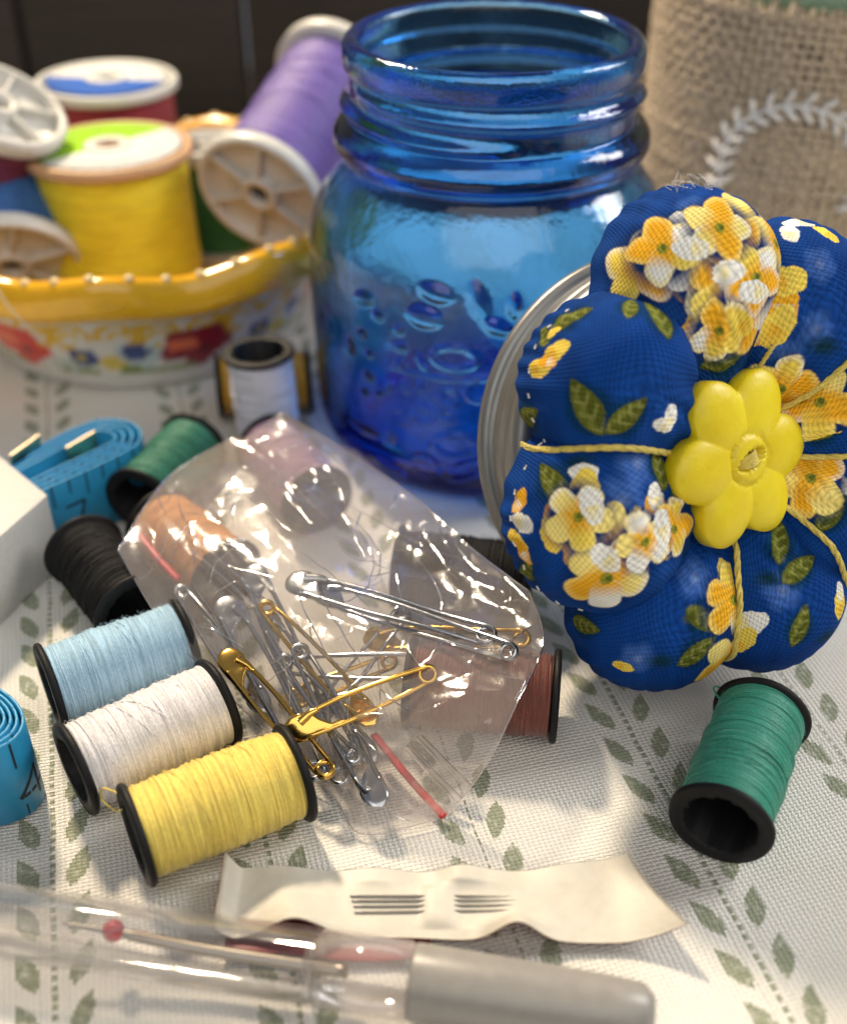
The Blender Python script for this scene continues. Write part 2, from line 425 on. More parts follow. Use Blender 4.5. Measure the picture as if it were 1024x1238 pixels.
spool("spool of black thread lying against the white cardboard sleeve", (-7.2, 19.35, .87), (-5.65, 17.3, .87), T['black'], True)
spool("spool of dark green thread lying beside the loop of blue tape", (-6.35, 21.05, .87), (-5.5, 23.5, .87), T['green'])
spool("spool of orange thread half covered by the left end of the plastic bag", (-5.75, 20.3, .87), (-4.0, 18.4, .87), T['orange'], True)
spool("spool of brown thread sticking out under the right corner of the plastic bag", (2.45, 15.0, .87), (-.3, 15.35, .87), T['brown'], True)
spool("spool of black thread lying between the plastic bag and the pincushion lid", (2.2, 18.3, .87), (-.55, 18.8, .87), T['black'], True)
spool("spool of mauve thread lying under the upper part of the plastic bag", (-2.35, 21.1, .87), (-3.7, 23.45, .87), T['mauve'])
spool("spool of golden yellow thread lying behind the upright white spool", (-5.35, 26.25, .87), (-2.95, 26.6, .87), T['gold'])
spool("spool of white thread standing upright left of the blue jar", (-3.85, 24.65, .02), (-3.95, 24.7, 2.75), T['white2'])

# ------------------------------------------------------------------ bowl
BC = np.array((-8.3, 32.0, 0))
def bowl_rim(th): return 1 + .028 * np.cos(9 * th + .9), .17 * np.cos(9 * th + .9)
def bowl():
    prof = [(1e-3, .0), (2.5, .02), (4.1, .0), (4.4, .05), (4.6, .3), (4.95, 1.1), (5.3, 2.0), (5.6, 2.6), (5.82, 2.76), (6.2, 2.86), (6.48, 3.15), (6.52, 3.62), (6.32, 3.96), (6.02, 3.97),
            (5.8, 3.75), (5.6, 3.3), (5.3, 2.7), (4.9, 1.9), (4.5, 1.1), (4.1, .6), (3.5, .42), (1e-3, .4)]
    pr = smooth_path(np.array([(a, 0, b) for a, b in prof]), 5)[:, [0, 2]]; pr[:, 0] = np.maximum(pr[:, 0], 1e-3)
    n = 360; P = lathe(pr, n); th = np.linspace(0, 2 * math.pi, n, endpoint=False)
    fr, fz = bowl_rim(th); k = np.clip((pr[:, 1] - 1.0) / 2.8, 0, 1)[None] ** 1.3
    P[..., :2] *= (1 + (fr[:, None] - 1) * k)[..., None]; P[..., 2] += fz[:, None] * k
    me = mesh("bowl", *grid(P, True, False))
    # painted decoration on the outside wall: s = arc from the front, h = height
    s = (((th + math.pi / 2 + math.pi) % (2 * math.pi)) - math.pi) * 5.3
    Sg, Hg = np.meshgrid(s, pr[:, 1], indexing='ij'); out = np.arange(len(pr)) < 62
    C = np.zeros((n, len(pr), 4)); C[..., 3] = 1; C[..., :3] = (.70, .69, .66)
    def put(mask, col): C[mask & out[None], :3] = col
    rim = (np.arange(len(pr)) >= 38); 
    nz = vnoise(P, 3.0, 11)
    # yellow scrolls and palmettes, repeated along the wall
    q = (Sg + .2) % 2.3 - 1.15
    for sx in (-1, 1):
        dx = q * sx - .56; dh = Hg - 2.0; rr = np.hypot(dx, dh * 1.15)
        put((np.abs(rr - .48) < .105) & (dh > -.12 - .3 * (dx < 0)), (.70, .42, .015))
        put((np.abs(np.hypot(dx + .05, dh * 1.1) - .22) < .06) & (dh > -.05), (.72, .47, .06))
    for a in (-.5, 0, .5):
        dx = q * math.cos(a) - (Hg - 2.0) * math.sin(a); dh = q * math.sin(a) + (Hg - 2.0) * math.cos(a)
        put((np.abs(dx) < .075) & (dh > .12) & (dh < .5), (.70, .42, .015))
    def blob(s0, h0, a, b, col, pet=5, seed=0):
        dx = (Sg - s0) / a; dh = (Hg - h0) / b; an = np.arctan2(dh, dx)
        put(np.hypot(dx, dh) < .88 + .11 * np.cos(pet * an + seed) + .05 * nz, col)
    for s0 in np.arange(-16, 17, 5.2):
        s1 = s0 + 2.9
        for (ds, h0, a, b) in ((-.9, .75, .9, .2), (1.7, .8, .8, .2), (3.2, .9, .6, .18)): blob(s1 + ds, h0, a, b, (.20, .26, .07), 2, ds)
        blob(s1 - 1.6, 1.35, .75, .5, (.50, .60, .62), 5); blob(s1 + 1.4, .95, .6, .22, (.48, .55, .52), 5)
        blob(s1, 1.45, 1.15, .75, (.62, .045, .03) if s1 < 2 else (.26, .012, .03), 5, 1); blob(s1 - .4, 1.55, .5, .3, (.78, .16, .07), 4, 2); blob(s1 + .25, 1.3, .2, .16, (.12, .02, .03), 6)  # red blooms further right are darker: shading put into the paint colour
        blob(s1 - 1.7, 1.5, .42, .3, (.03, .06, .22), 6); blob(s1 + 2.0, 1.3, .5, .32, (.03, .06, .22), 7); blob(s1 + 2.0, 1.3, .15, .1, (.6, .45, .05), 6)
        blob(s1 - 2.4, 1.1, .42, .35, (.66, .50, .08), 4)
    C[:, rim, :3] = np.where((pr[rim, 1] > 2.65)[None, :, None], (.72, .36, .012), (.60, .36, .05))
    put(Hg > 2.72, (.76, .41, .012))
    at = me.color_attributes.new("paint", 'FLOAT_COLOR', 'POINT'); at.data.foreach_set('color', C.reshape(-1))
    return me
CER = Mat("glazed_ceramic", (.8, .8, .8), .16, Coat_Weight=.2, Coat_Roughness=.1)
CER.set('Base Color', CER.mix(CER.noise(2.2, 4).smooth(.3, .7) * .14, CER.attr("paint"), (.50, .33, .16), 'MULTIPLY')); CER.bump(CER.noise(1.6, 3), .03, .5)
PEARL = plain("pearl_glaze", (.80, .60, .30), .15)
bw = thing("pie_dish", "scalloped ceramic bowl with golden beaded rim and painted flowers, full of thread spools", "bowl", tuple(BC))
obj("dish_body", bowl(), CER, bw)
import bmesh
bm = bmesh.new(); bmesh.ops.create_uvsphere(bm, u_segments=14, v_segments=8, radius=.13); bead = bpy.data.meshes.new("bead"); bm.to_mesh(bead); bm.free()
bead.polygons.foreach_set('use_smooth', [True] * len(bead.polygons)); bead.materials.append(PEARL.m)
NB = 44
for i in range(NB):
    a = 2 * math.pi * (i + .35) / NB; fr, fz = bowl_rim(np.array(a)); r = 6.2 * float(fr)
    o = obj("bead", bead, PEARL, bw); o.location = (r * math.cos(a), r * math.sin(a), 3.99 + float(fz)); o.scale = (1, 1, .8)

# ------------------------------------------------------------------ big spools in the bowl
def cap_mesh(R, t=.45):
    """end cap: raised rim, recessed web, hub; faces +z"""
    pr = [(.32, -.1), (.32, t), (.5, t), (.52, t - .04), (.54, .12), (R - .22, .12), (R - .2, t - .05), (R - .17, t), (R - .05, t), (R, t - .06), (R, .05), (R - .05, 0), (R - .3, -.02)]
    return mesh("end_cap", *grid(lathe(pr, 64), True, True))
def spoke_mesh(R, t=.4):
    return box_mesh("spoke", .5, R - .18, -.05, .05, .1, t, .02)
def big_spool(label, a, b, R, mat, capmat=WHITEP, face='spokes', rt=None):
    e, L = axis_frame(a, b); mid = (np.array(a, float) + np.array(b, float)) / 2
    t = thing("large_thread_spool", label, "thread spool", tuple(mid), "large thread spools in the bowl", e)
    rt = rt or R * .84; ct = .45 if face == 'spokes' else .3
    obj("thread", winding(L - 2 * ct + .1, rt, 60, int(R * 100), .004, 80, .015), mat, t)
    for s in (1, -1):
        c = obj("end_cap", cap_mesh(R, ct), capmat, t); c.location = (0, 0, s * (L / 2 - ct))
        if s < 0: c.rotation_euler = (math.pi, 0, 0)
        if face == 'spokes':
            for k in range(6):
                sp = obj("spoke", spoke_mesh(R), capmat, c); sp.rotation_euler = (0, 0, k * math.pi / 3 + .3)
    return t, L
BT = {k: thread_mat("big_" + k, v, .15, .45, .5) for k, v in dict(yellow=(.84, .67, .012), red=(.27, .008, .02), purple=(.14, .085, .36), plum=(.16, .015, .06), blue=(.02, .12, .36), green=(.02, .20, .08)).items()}
def label_disc(t, L, R, cols, name):
    """printed paper disc: colour by sector, fine grey print lines"""
    m = Mat(name, (.8, .8, .78), .8, Specular_IOR_Level=.15)
    x, y, z = m.xyz(m.coord())
    half = (x * cols[2] + y * cols[3]).gt(cols[4])
    pr = ((y * 9 + x * 1.5).fract().lt(.45)) * (m.noise(9, 2, None, (1.4, 1, 1)).gt(.5)) * (x * x + y * y).gt(R * R * .25)
    base = m.mix(half, cols[0], cols[1])
    m.set('Base Color', m.mix(pr * .6, base, (.10, .11, .10)))
    P = lathe([(.34, 0), (.36, .03), (R, .03), (R + .02, 0)], 64)
    d = obj("paper_label", mesh("paper_label", *grid(P, True, True)), m, t); d.location = (0, 0, L / 2 - .02)
    hm = plain(name + "_hub", (.55, .54, .50), .5)
    h = obj("hub_rim", mesh("hub_rim", *grid(lathe([(.33, 0), (.36, .05), (.62, .05), (.66, .0)], 40), True, True)), hm, t); h.location = (0, 0, L / 2 + .012)
ys, L = big_spool("upright spool of bright yellow thread with lime and white paper label on top", (-8.42, 30.9, .5), (-8.48, 30.95, 5.6), 2.24, BT['yellow'], TANP, 'label', 2.04)
label_disc(ys, L, 1.95, ((.60, .60, .57), (.27, .50, .01), -.72, .69, .05), "yellow_spool_label")
rs, L = big_spool("upright spool of dark red thread with blue and white label, behind the yellow one", (-9.5, 35.5, .9), (-9.45, 35.5, 6.1), 2.1, BT['red'], WHITEP, 'label', 1.9)
label_disc(rs, L, 1.75, ((.60, .59, .56), (.02, .10, .42), -.1, -.99, .1), "red_spool_label")
big_spool("spool of purple thread lying tilted with spoked white end facing us", (-4.45, 30.1, 4.5), (-2.55, 35.3, 6.3), 1.78, BT['purple'])
big_spool("spool of plum thread tilted with its white spoked end facing up at the left edge", (-13.2, 31.0, 3.0), (-10.95, 30.4, 6.95), 1.8, BT['plum'])
big_spool("spool of deep blue thread lying low at the left with pale spoked end", (-10.95, 28.75, 3.0), (-11.7, 32.4, 5.1), 1.85, BT['blue'])
big_spool("spool of green thread standing behind the yellow one, mostly hidden", (-6.4, 35.0, .7), (-6.4, 35.1, 4.35), 1.4, BT['green'])

lt = obj("loose_thread", tube_mesh("loose_thread", smooth_path([(-10.9, 26.3, 4.15), (-10.4, 25.75, 4.15), (-9.95, 25.35, 3.6), (-9.5, 25.5, 2.7), (-9.3, 26.05, 1.9), (-9.25, 26.3, 1.2)], 10), .016, 5), PALE_THREAD)
tag(lt, "thin pale loose thread hanging over the golden rim of the bowl", "thread")
# ------------------------------------------------------------------ burlap vase
def burlap():
    C0 = np.array((11.7, 35.0, 0)); R = 5.0; H = 9.1; p = .235
    t = thing("burlap_vase", "brown burlap wrapped candle jar with a white leaf wreath, behind the pincushion", "vase", tuple(C0))
    BUR = Mat("burlap_jute", (.30, .22, .14), .9, Sheen_Weight=.2)
    n1 = BUR.noise(5, 4); n2 = BUR.noise(28, 3)
    BUR.set('Base Color', BUR.mix((n1 * .5 + n2 * .5).smooth(.3, .7), (.42, .33, .22), (.68, .56, .41))); BUR.bump(n2, .03)
    LIN = plain("burlap_lining", (.12, .09, .06), .9)
    obj("lining", mesh("lining", *grid(lathe([(.01, .02), (R - .25, .02), (R - .2, H - .1), (R - .3, H - .1), (R - .4, .3), (.01, .3)], 64), True, False)), LIN, t)
    r_ = np.random.default_rng(3); parts = []
    nw = int(2 * math.pi * R / p / 2) * 2; a0, a1 = R_(-190), R_(10)
    ns = int(H / p)
    for i in range(nw):
        a = 2 * math.pi * i / nw + r_.normal(0, .006)
        if not (R_(150) < a < R_(330)): continue
        z = np.linspace(0, H + r_.normal(.05, .06), ns * 4); r = R + .045 * np.cos(math.pi * z / p + math.pi * i)
        aa = a + .008 * np.sin(z * 1.3 + i) + r_.normal(0, .002, len(z))
        parts.append(tube(np.stack([r * np.cos(aa), r * np.sin(aa), z], 1), .082 * (1 + r_.normal(0, .12)) * (1 + .1 * np.sin(z * 5 + i)), 5, False))
    for k in range(ns + 1):
        a = np.arange(R_(150), R_(330), 2 * math.pi / nw / 4); z = (k + .5) * p + .03 * np.sin(a * 4 + k) + r_.normal(0, .008, len(a))
        if k == ns: z = z - .1
        r = R - .045 * np.cos(math.pi * k) * np.cos(a / (2 * math.pi) * nw * math.pi)
        parts.append(tube(np.stack([r * np.cos(a), r * np.sin(a), z], 1), .088 * (1 + r_.normal(0, .12)), 5, False))
    V, Fc, o = [], [], 0
    for v, f in parts: V.append(v); Fc.append(f + o); o += len(v)
    obj("burlap_weave", mesh("burlap_weave", np.vstack(V), np.vstack(Fc)), BUR, t, kind="stuff")
    WH = plain("white_paint", (.86, .85, .83), .8, .02, 12)
    # wreath: curved stem with pairs of leaves, following the round of the vase
    def on(s, z, d=.14): a = -math.pi / 2 + s / R; return np.array(((R + d) * math.cos(a), (R + d) * math.sin(a), z))
    wr = obj("wreath_stem", None, None, t) if False else None
    ph = np.linspace(R_(200), R_(-20), 60); sc, zc, rw = -1.95, 4.95, 1.88
    stem = np.array([on(sc + rw * math.cos(q), zc + rw * math.sin(q)) for q in ph])
    ws = obj("wreath", tube_mesh("wreath", stem, .07, 6, .8), WH, t)
    for k, q in enumerate(np.linspace(R_(198), R_(-18), 17)):
        tang = np.array((math.sin(q), -math.cos(q))); nor = np.array((math.cos(q), math.sin(q)))
        for sd in (1, -1):
            d = -tang * -.62 + nor * sd * .78; d /= np.linalg.norm(d); c0 = np.array((sc + rw * math.cos(q), zc + rw * math.sin(q)))
            pts = [on(*(c0 + d * l), .15) for l in np.linspace(0, .52, 7)]
            obj("leaf", tube_mesh("leaf", pts, np.array([.06, .11, .15, .165, .15, .10, .04]), 6, .45), WH, ws)
    GG = Mat("green_glass", (.72, .86, .76), .08, Transmission_Weight=.75, IOR=1.45)
    obj("glass_rim", mesh("glass_rim", *grid(lathe([(4.5, 8.5), (4.62, 10.3), (4.55, 10.5), (4.4, 10.4), (4.3, 8.5)], 64), True, True)), GG, t)
    WX = plain("pale_wax", (.42, .50, .42), .5)
    obj("wax", mesh("wax", *grid(lathe([(.01, 8.0), (4.2, 8.0), (4.2, 9.7), (3.9, 9.75), (.01, 9.72)], 48), True, False)), WX, t)
burlap()

# ------------------------------------------------------------------ tape measures
BLUE = plain("blue_vinyl", (.022, .27, .50), .42, .004, 5)
INK = plain("black_ink", (.01, .012, .016), .6)
BRASS = Mat("clip_metal", (.50, .42, .30), .32, Metallic=1.0)
CARD = plain("white_card", (.54, .52, .48), .6, .006, 8)
def strip(path, h, th=.05, z0=.02):
    """upright ribbon following a plan path; returns verts, faces and a function (arc, height) -> point on its right hand face"""
    p = np.asarray(path, float); d = np.gradient(p, axis=0); d /= np.linalg.norm(d, axis=1)[:, None]
    nr = np.stack([d[:, 1], -d[:, 0]], 1); e = .012
    prof = [(-th / 2, z0 + e), (-th / 2 + e, z0), (th / 2 - e, z0), (th / 2, z0 + e), (th / 2, h - e), (th / 2 - e, h), (-th / 2 + e, h), (-th / 2, h - e)]
    P = np.stack([np.concatenate([p + nr * o, np.full((len(p), 1), z)], 1) for o, z in prof], 1)
    v, f = grid(P, False, True)
    s = np.r_[0, np.cumsum(np.linalg.norm(np.diff(p, axis=0), axis=1))]
    def at(u, z, side=1, off=.004):
        q = np.array([np.interp(u, s, p[:, 0]), np.interp(u, s, p[:, 1])]); k = np.array([np.interp(u, s, nr[:, 0]), np.interp(u, s, nr[:, 1])])
        q = q + k * side * (th / 2 + off); return np.array((q[0], q[1], z))
    return v, fix(f), at, s[-1]
def quad_strip(at, pts, wdt, side):
    """flat ink stroke through (u, z) points on the ribbon face"""
    V, Fc = [], []
    for (u0, z0), (u1, z1) in zip(pts[:-1], pts[1:]):
        d = np.array((u1 - u0, z1 - z0)); L = np.linalg.norm(d); d /= L; q = np.array((-d[1], d[0])) * wdt / 2; n = max(2, int(L / .08))
        for k in range(n):
            a = np.array((u0, z0)) + d * L * k / n; b = np.array((u0, z0)) + d * L * (k + 1) / n
            i = len(V); V += [at(*(a - q), side), at(*(b - q), side), at(*(b + q), side), at(*(a + q), side)]; Fc.append((i, i + 1, i + 2, i + 3))
    return V, Fc
def tape(name, label, paths, h, marks, loc, side=1):
    """paths: ribbons of one tape (bends of the same band); marks: (path index, [u of ticks], [(u, strokes)])"""
    t = thing(name, label, "tape measure", loc); loc = np.array(loc)
    built = [strip(p, h - .012 * ((k * 5) % 4)) for k, p in enumerate(paths)]
    v, f = join([(b[0], b[1]) for b in built])
    obj("ribbon", mesh("ribbon", v - loc, f), BLUE, t)
    V, Fc = [], []
    def add(at, pts, wd):
        a, b = quad_strip(at, pts, wd, side); o = len(V); V.extend(a); Fc.extend([tuple(i + o for i in q) for q in b])
    for idx, us, digs in marks:
        at, L = built[idx][2], built[idx][3]
        for k, u in enumerate(us):
            add(at, [(u, h - .03), (u, h - (.62 if k % 2 == 0 else .42))], .04); add(at, [(u, .06), (u, .3)], .03)
            # the printed tick shows on the top edge of the band too
            a0, a1 = at(u - .018, h + .003, 1, -.02), at(u + .018, h + .003, 1, -.02); b1, b0 = at(u + .018, h + .003, -1, -.02), at(u - .018, h + .003, -1, -.02)
            o = len(V); V.extend([a0, a1, b1, b0]); Fc.append((o, o + 1, o + 2, o + 3))
        for uu, strokes in digs:
            for pts in strokes: add(at, [(uu + a, b) for a, b in pts], .07)
    obj("markings", mesh("markings", np.array(V) - loc, Fc, False), INK, t, kind="stuff")
    return t, built
SEVEN = [[(-.28, 1.0), (.2, 1.0)], [(.2, 1.0), (-.04, .35)]]
FOUR = [[(.12, .25), (.12, .95)], [(.12, .95), (-.3, .48)], [(-.3, .48), (.28, .48)]]
dd = np.array((-.665, -.747)); ll = np.array((.747, -.665))   # towards the sleeve; towards the right front
tcn = np.array((-7.35, 22.45)); paths = []
for i in range(4):
    b = .20 + .168 * i; pts = [(3.0, .30 + .14 * i), (2.2, .30 + .15 * i), (1.3, b + .10), (.55, b + .13)]
    pts += [(-.95 * b * math.sin(q) * 1.25 - .02, (b + .14) * math.cos(q)) for q in np.linspace(R_(15), R_(165), 9)]
    pts += [(.55, -b - .16), (1.3, -b - .06), (2.2, -.22 - .15 * i), (3.0, -.18 - .14 * i)]
    paths.append(smooth_path(np.array([tcn + dd * a + ll * l for a, l in pts]), 6))
tp, bl = tape("folded_tape_measure", "folded sky blue tape measure coming out of a white cardboard sleeve", paths, 1.72,
     [(3, np.arange(.25, 7.5, .42), [(1.6, SEVEN)])] + [(k, np.arange(.3 + .1 * k, 7, .42), []) for k in range(3)], (-7.35, 22.45, 0), 1)
def clip(a, b, z0, z1, parent, loc):
    a = np.array(a); b = np.array(b); d = (b - a) / np.linalg.norm(b - a); q = np.array((-d[1], d[0])) * .03
    c = [(a + q), (b + q), (b - q), (a - q)]
    V = [(p[0] - loc[0], p[1] - loc[1], z) for z in (z0, z1) for p in c]
    me = mesh("metal_clip", V, [(3, 2, 1, 0), (4, 5, 6, 7), (0, 1, 5, 4), (1, 2, 6, 5), (2, 3, 7, 6), (3, 0, 4, 7)], False)
    obj("metal_clip", me, BRASS, parent)
clip((-9.12, 21.4), (-8.72, 22.25), .1, 1.9, tp, (-7.35, 22.45)); clip((-7.98, 21.75), (-7.5, 22.45), .1, 1.88, tp, (-7.35, 22.45))
# sleeve: a hollow card box round the folded tape
A0 = np.array((-7.92, 19.95)); along = np.array((-.37, -.93)); along /= np.linalg.norm(along); across = np.array((-1.42, 1.46)); across /= np.linalg.norm(across)
sl = thing("card_sleeve", "white cardboard sleeve wrapped round the folded blue tape at the left edge", "cardboard sleeve", (float(A0[0]), float(A0[1]), 0))
def card(name, a0, a1, c0, c1, z0, z1):
    me = box_mesh(name, 0, 1, 0, 1, 0, 1, .02); me2 = me
    co = np.array([v.co[:] for v in me.vertices]); co = (co - .5) * .998 + .5
    base = box_mesh(name, a0, a1, c0, c1, z0, z1, .03)
    co = np.array([v.co[:] for v in base.vertices]); xy = co[:, :1] * along + co[:, 1:2] * across
    base.vertices.foreach_set('co', np.concatenate([xy, co[:, 2:]], 1).ravel()); base.update()
    return obj(name, base, CARD, sl)
W_ = 2.15; L_ = 4.2
card("top_panel", 0, L_, 0, W_, 1.79, 1.85); card("front_panel", .012, L_, -.0, .06, .02, 1.787); card("back_panel", .012, L_, W_ - .06, W_, .02, 1.787)
card("base_panel", .015, L_, .063, W_ - .063, .02, .07)
# rolled tape at the left edge
sp_ = []
for q in np.linspace(0, 7 * 2 * math.pi, 7 * 40):
    k = q / (2 * math.pi); rx, ry = 1.05 + .115 * k, .42 + .092 * k
    a = q - R_(120)
    sp_.append((-8.32 + rx * math.cos(a) * .94 - ry * math.sin(a) * .25, 13.72 + ry * math.sin(a) * 1.0 - rx * math.cos(a) * .12))
tape("rolled_tape_measure", "rolled sky blue tape measure with black ticks at the lower left edge", [np.array(sp_)], 1.8,
     [(0, np.arange(.4, 46, .62), [(u, FOUR) for u in (41.55,)])], (-8.32, 13.72, 0), 1)

# ------------------------------------------------------------------ pincushion on a jar lid
e3 = np.array((.282, -.857, .437)); e3 /= np.linalg.norm(e3); e1 = np.array((1., 0, 0)) - e3 * e3[0]; e1 /= np.linalg.norm(e1); e2 = np.cross(e3, e1)
LC = np.array((4.47, 19.25, 3.72))
PC = thing("pincushion", "blue floral petal pincushion on a jar lid, with a yellow flower button", "pincushion", tuple(LC))
PC.rotation_euler = Matrix(np.stack([e1, e2, e3], 1).tolist()).to_euler()
STEEL = Mat("brushed_tin", (.25, .25, .245), .5, Metallic=.8)
STEEL.set('Roughness', STEEL.noise(2, 4, None, (1, 1, 12)) * .25 + .3)
ring = [(3.3, .06), (3.42, -.06), (3.56, -.05), (3.63, .06), (3.58, .18), (3.47, .22), (3.28, .22), (3.28, .38), (3.44, .4), (3.44, .86), (3.41, .9), (3.41, .94), (3.43, .97), (3.43, 1.3), (3.38, 1.4), (3.25, 1.46), (2.95, 1.46), (2.95, 1.38), (3.2, 1.36), (3.3, 1.28), (3.33, .9), (3.33, .3)]
obj("lid_ring", mesh("lid_ring", *grid(lathe(ring, 128), True, True)), STEEL, PC)
obj("lid_disc", mesh("lid_disc", *grid(lathe([(.01, 1.30), (3.0, 1.30), (3.1, 1.33), (3.1, 1.36), (2.85, 1.36), (2.7, 1.40), (.01, 1.40)], 96), True, False)), STEEL, PC)
# petals: mid angle, reach, half width, lift
PET = [(152, 4.05, 1.45, .38), (103, 4.6, 1.6, .0), (60, 4.4, 1.62, -.08), (17, 4.1, 1.4, -.1), (-24, 4.1, 1.4, -.1), (-66, 4.45, 1.45, -.15), (-109, 4.55, 1.55, -.25), (-157.5, 4.2, 1.62, .36)]
#FAB_BEGIN
NU, NV = 400, 150
def petal_point(i, al, ps):
    """al: bearing round the petal's own middle, ps: latitude; numpy arrays -> local xyz"""
    mid, reach, a, lift = PET[i]; a = a * 1.05; c = reach - a; apex = .35; d = c - apex
    g = math.acos(min(.98, a / d)); al = (al + math.pi) % (2 * math.pi) - math.pi
    ab = np.abs(al); lim = math.pi - g
    r = np.where(ab <= lim, a, a / np.cos(np.minimum(ab - lim, g)))
    r = np.minimum(r, .9 * d)
    # soften the join
    s = np.abs(np.cos(ps)) ** .62; zz = np.sign(np.sin(ps)) * np.abs(np.sin(ps)) ** .92
    u = r * s * np.cos(al); v = r * s * np.sin(al)
    rad = (c + u) / reach
    hz = np.where(zz > 0, 1.38, .8) * (.62 + .38 * np.clip((rad - .1) / .45, 0, 1)) 
    z = 2.22 + lift + zz * hz - .18 * np.clip(rad - .75, 0, 1)
    m = math.radians(mid); x = (c + u) * math.cos(m) - v * math.sin(m); y = (c + u) * math.sin(m) + v * math.cos(m)
    p = np.stack([x, y, z], -1)
    n = np.stack([np.cos(al + m) * s, np.sin(al + m) * s, zz * np.ones_like(al)], -1)
    lump = .045 * vnoise(p + i * 7, 1.5, 20 + i) + .012 * vnoise(p + i * 3, 5.0, 40 + i, 2)
    puck = .03 * np.sin(al * 23 + 2 * i + 3 * np.sin(al * 3)) * np.clip((np.abs(np.sin(ps)) < .75) * (1 - np.abs(ps) / .8), 0, 1) + .055 * np.sin(al * 13 + i + 2 * np.sin(al * 4)) * np.clip((np.abs(al) - 1.9) / .9, 0, 1) * np.clip(np.cos(ps), 0, 1)
    gath = .045 * np.sin(v / .085 + 2 * i + 1.5 * np.sin(u * 2)) * np.clip((.62 - rad) / .35, 0, 1) * (zz > 0)
    p[..., 2] += gath
    return p + n * (lump + puck)[..., None]
def petal_grid(i):
    al = np.linspace(-math.pi, math.pi, NU, endpoint=False); ps = np.concatenate([np.linspace(-1.5, -.4, 14), np.linspace(-.35, 1.568, NV - 14)])
    A, B = np.meshgrid(al, ps, indexing='ij'); return A, B, petal_point(i, A, B)
#FAB_END
PRINT = []
